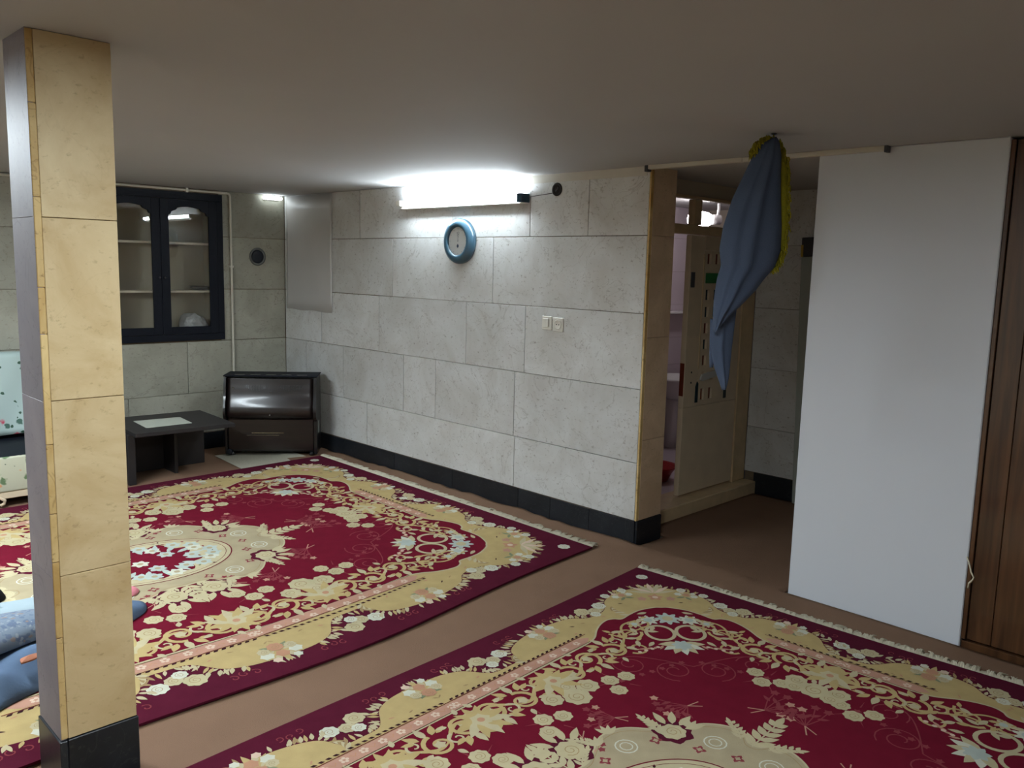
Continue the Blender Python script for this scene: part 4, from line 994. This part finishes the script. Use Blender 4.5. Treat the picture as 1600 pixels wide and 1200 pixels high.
bm = bmesh.new(); tube(bm, [(1.33-.85, 5.89-6.35, .062), (1.36-.85, 5.885-6.35, .068), (1.385-.85, 5.885-6.35, .05), (1.38-.85, 5.89-6.35, .028), (1.36-.85, 5.895-6.35, .018)], .010, 8); link_bm('curved_foot', bm, M['cream_p'], SF, True)

# ------------------------------------------------------------------ bedding heaped on the far rug behind the column
def heap(name, pts, m, h, seed, z0=.014, wr=.03, nr=64, rr_=20, power=.6, parent=None):
    """soft heap of cloth over an outline (list of xy); creased, with a rolled edge"""
    r_ = random.Random(seed); c = (sum(p[0] for p in pts)/len(pts), sum(p[1] for p in pts)/len(pts))
    out = smooth(pts+[pts[0]], 12)[:-1]; n = len(out); bm = bmesh.new(); vv = []
    ph = [r_.uniform(0, 6) for _ in range(6)]
    for k in range(rr_+1):
        t = k/rr_
        ring = []
        for i, p in enumerate(out):
            x = c[0]+(p[0]-c[0])*t; y = c[1]+(p[1]-c[1])*t
            z = h*(1-t**3)**power*(.72+.28*sin(x*5+ph[4])*sin(y*6+ph[5]))
            z += wr*(1-t**6)*(sin(x*17+3*sin(y*9+ph[0])+ph[1])*.5+sin(y*23+2.4*sin(x*8+ph[2])+ph[3])*.4)*min(1, .3+t)
            ring.append(bm.verts.new((x, y, z0+max(.012*(1-t)+.006, z))))
        vv.append(ring)
    for a, b in zip(vv[1:], vv[2:]):
        for i in range(n): bm.faces.new((a[i], a[(i+1) % n], b[(i+1) % n], b[i]))
    cen = bm.verts.new((c[0], c[1], z0+h*.9))
    for i in range(n): bm.faces.new((cen, vv[1][i], vv[1][(i+1) % n]))
    for v in vv[0]: bm.verts.remove(v)
    bot = [bm.verts.new((v.co.x, v.co.y, z0)) for v in vv[-1]]
    for i in range(n): bm.faces.new((vv[-1][i], vv[-1][(i+1) % n], bot[(i+1) % n], bot[i]))
    bm.faces.new(bot[::-1])
    return link_bm(name, bm, m, parent, True)
ZR = .0165
q = heap('blue_quilt', [(.22, 3.42), (.55, 3.18), (.78, 3.24), (1.0, 3.34), (1.22, 3.58), (1.40, 3.72), (1.40, 3.86), (1.15, 3.80), (.90, 3.70), (.45, 3.78), (.2, 3.7)], M['quilt'], .085, 3, z0=ZR, wr=.034)
tag(q, 'crumpled light blue quilt on the far rug behind the column', 'quilt')
q = heap('bed_pillow', [(.30, 3.52), (.55, 3.42), (.90, 3.50), (1.05, 3.62), (1.0, 3.76), (.6, 3.82), (.32, 3.75)], M['quilt_p'], .085, 9, z0=.112, wr=.006, power=.45)
tag(q, 'grey-blue patterned pillow lying on the blue quilt', 'pillow')
q = heap('folded_sheet', [(.55, 3.90), (.85, 3.84), (1.10, 3.86), (1.16, 4.06), (.98, 4.16), (.62, 4.14)], M['sheet'], .15, 12, z0=ZR, wr=.012)
tag(q, 'pale grey-blue sheet heaped behind the patterned pillow', 'sheet')
q = heap('dark_garment', [(.45, 4.20), (.7, 4.22), (.93, 4.24), (.97, 4.36), (.75, 4.52), (.5, 4.45)], M['dark_c'], .22, 15, z0=ZR, wr=.02)
tag(q, 'black garment dropped behind the bedding at the picture edge', 'clothing')
q = heap('orange_cloth', [(.79, 3.30), (.84, 3.31), (.86, 3.35), (.80, 3.34)], M['orange'], .012, 4, z0=.118, wr=.002)
tag(q, 'small orange rag on the near edge of the blue quilt', 'cloth')
q = heap('pink_cloth', [(1.33, 3.96), (1.42, 3.93), (1.47, 3.99), (1.42, 4.05), (1.33, 4.04)], M['pink'], .04, 21, z0=ZR, wr=.006)
tag(q, 'small pink cloth lying just right of the column on the rug', 'cloth')

# ------------------------------------------------------------------ blue cloth hanging from a ceiling hook
HK = tag(empty('ceiling_hook', (3.29, 1.80, HC)), 'small metal hook in the ceiling holding the hanging blue cloth', 'hook')
bm = bmesh.new(); tube(bm, [(0, 0, -.001), (0, 0, -.03), (.012, -.012, -.045), (.006, -.006, -.058), (-.008, .008, -.05)], .0025, 8); link_bm('hook_wire', bm, M['darkgrey'], HK, True)
bm = bmesh.new(); lathe(bm, [(.012, -.0005), (.011, -.004), (.004, -.006)], n=14); link_bm('hook_plate', bm, M['darkgrey'], HK, True)
side = Vector((.711, -.703, 0)).normalized(); dep = Vector((.703, .711, 0)).normalized()
S_ = 1/368.15
def hp(px, py, d=0):            # metres right of / below the hook, in the plane of the hanging cloth
    s = (px-1207)*S_; z = 2.16-(py-216)*S_*1.005
    p = Vector((3.29, 1.80, 0))+side*s+dep*d; return (p.x-3.29, p.y-1.80, z-HC)
HCL = tag(empty('hanging_cloth', (3.29, 1.80, HC)), 'grey-blue cloth with a yellow woolly edge hanging from the ceiling hook', 'cloth')
def interp(tab, n):
    out = []
    for i in range(n+1):
        y = tab[0][0]+(tab[-1][0]-tab[0][0])*i/n
        for a, b in zip(tab, tab[1:]):
            if a[0] <= y <= b[0]+1e-6:
                t = (y-a[0])/(b[0]-a[0]); out.append((y, a[1]+(b[1]-a[1])*t, a[2]+(b[2]-a[2])*t)); break
    return out
def sheet_loft(name, rows, m, thick, ridges, back=0):
    """closed hanging cloth; ridges = (where across 0..1 at top, at bottom, height) run down its front"""
    bm = bmesh.new(); rr = []; n = 64
    for k, (y, l, r) in enumerate(rows):
        ring = []; c, h = (l+r)/2, (r-l)/2; t = k/(len(rows)-1)
        for i in range(n):
            a = 2*pi*i/n; d = thick*sin(a)*min(1, .25+h/30)
            if sin(a) < 0:                                  # side towards the room
                u = (cos(a)+1)/2
                for u0_, u1_, hh in ridges:
                    q = u-(u0_+(u1_-u0_)*t); d -= hh*exp(-(q/.085)**2)*min(1, .2+t*3)*(-sin(a))**.5 if q > 0 else hh*exp(-(q/.16)**2)*min(1, .2+t*3)*(-sin(a))**.5
            ring.append(hp(c+h*cos(a), y+1.5*sin(2*a), d+back))
        rr.append(ring)
    rings(bm, rr); return link_bm(name, bm, m, HCL, True)
main = interp([(217, 1198, 1211), (224, 1188, 1216), (245, 1177, 1220), (270, 1166, 1221), (310, 1149, 1224), (350, 1138, 1228), (385, 1134, 1229), (410, 1138, 1222), (430, 1133, 1206), (450, 1131, 1192), (470, 1130, 1174), (488, 1130, 1156), (505, 1131, 1142), (512, 1131, 1135)], 60)
sheet_loft('cloth_body', main, M['cloth'], .055, [(.24, .10, .018), (.55, .36, .024), (.88, .82, .010)])
tail = interp([(430, 1150, 1192), (475, 1140, 1172), (505, 1132, 1170), (540, 1133, 1168), (568, 1140, 1167), (590, 1149, 1166), (606, 1155, 1163)], 30)
sheet_loft('cloth_tail', tail, M['cloth'], .028, [(.4, .5, .012)], .055)
fold_ = interp([(495, 1131, 1142), (530, 1132, 1142), (560, 1133, 1141), (571, 1134, 1140)], 10)
sheet_loft('cloth_fold', fold_, M['cloth'], .015, [], .06)
# yellow woolly edge: a soft strip with short strands standing out of it
ye = interp([(222, 1206, 1219), (232, 1210, 1226), (248, 1215, 1231), (270, 1218, 1235), (300, 1221, 1237), (340, 1224, 1239), (375, 1223, 1237), (395, 1217, 1232), (412, 1216, 1221)], 40)
lab(sheet_loft('woolly_edge', ye, M['yellow'], .030, [], .012), 'yellow woolly edge of the hanging cloth')
bm = bmesh.new(); r_ = random.Random(3)
edge = smooth([(1178, 238), (1182, 226), (1191, 218), (1201, 214), (1212, 217), (1222, 228), (1230, 248), (1234, 270), (1236, 300), (1238, 340), (1236, 375), (1231, 395), (1222, 411)], 14)
for i, (x, y) in enumerate(edge):
    for k in range(5):
        ax = x+r_.uniform(-5, 1); ay = y+r_.uniform(-2, 4); d = r_.uniform(-.02, .04)
        tube(bm, [hp(ax, ay, d), hp(ax+r_.uniform(-1, 2), ay+4, d-.003), hp(ax+r_.uniform(-1, 3), ay+r_.uniform(6, 11), d+r_.uniform(-.008, .008))], [.0028, .003, .001], 4)
o = link_bm('fuzz', bm, M['yellow'], HCL, True); o['kind'] = 'stuff'; lab(o, 'yellow fuzz along the edge of the hanging cloth')
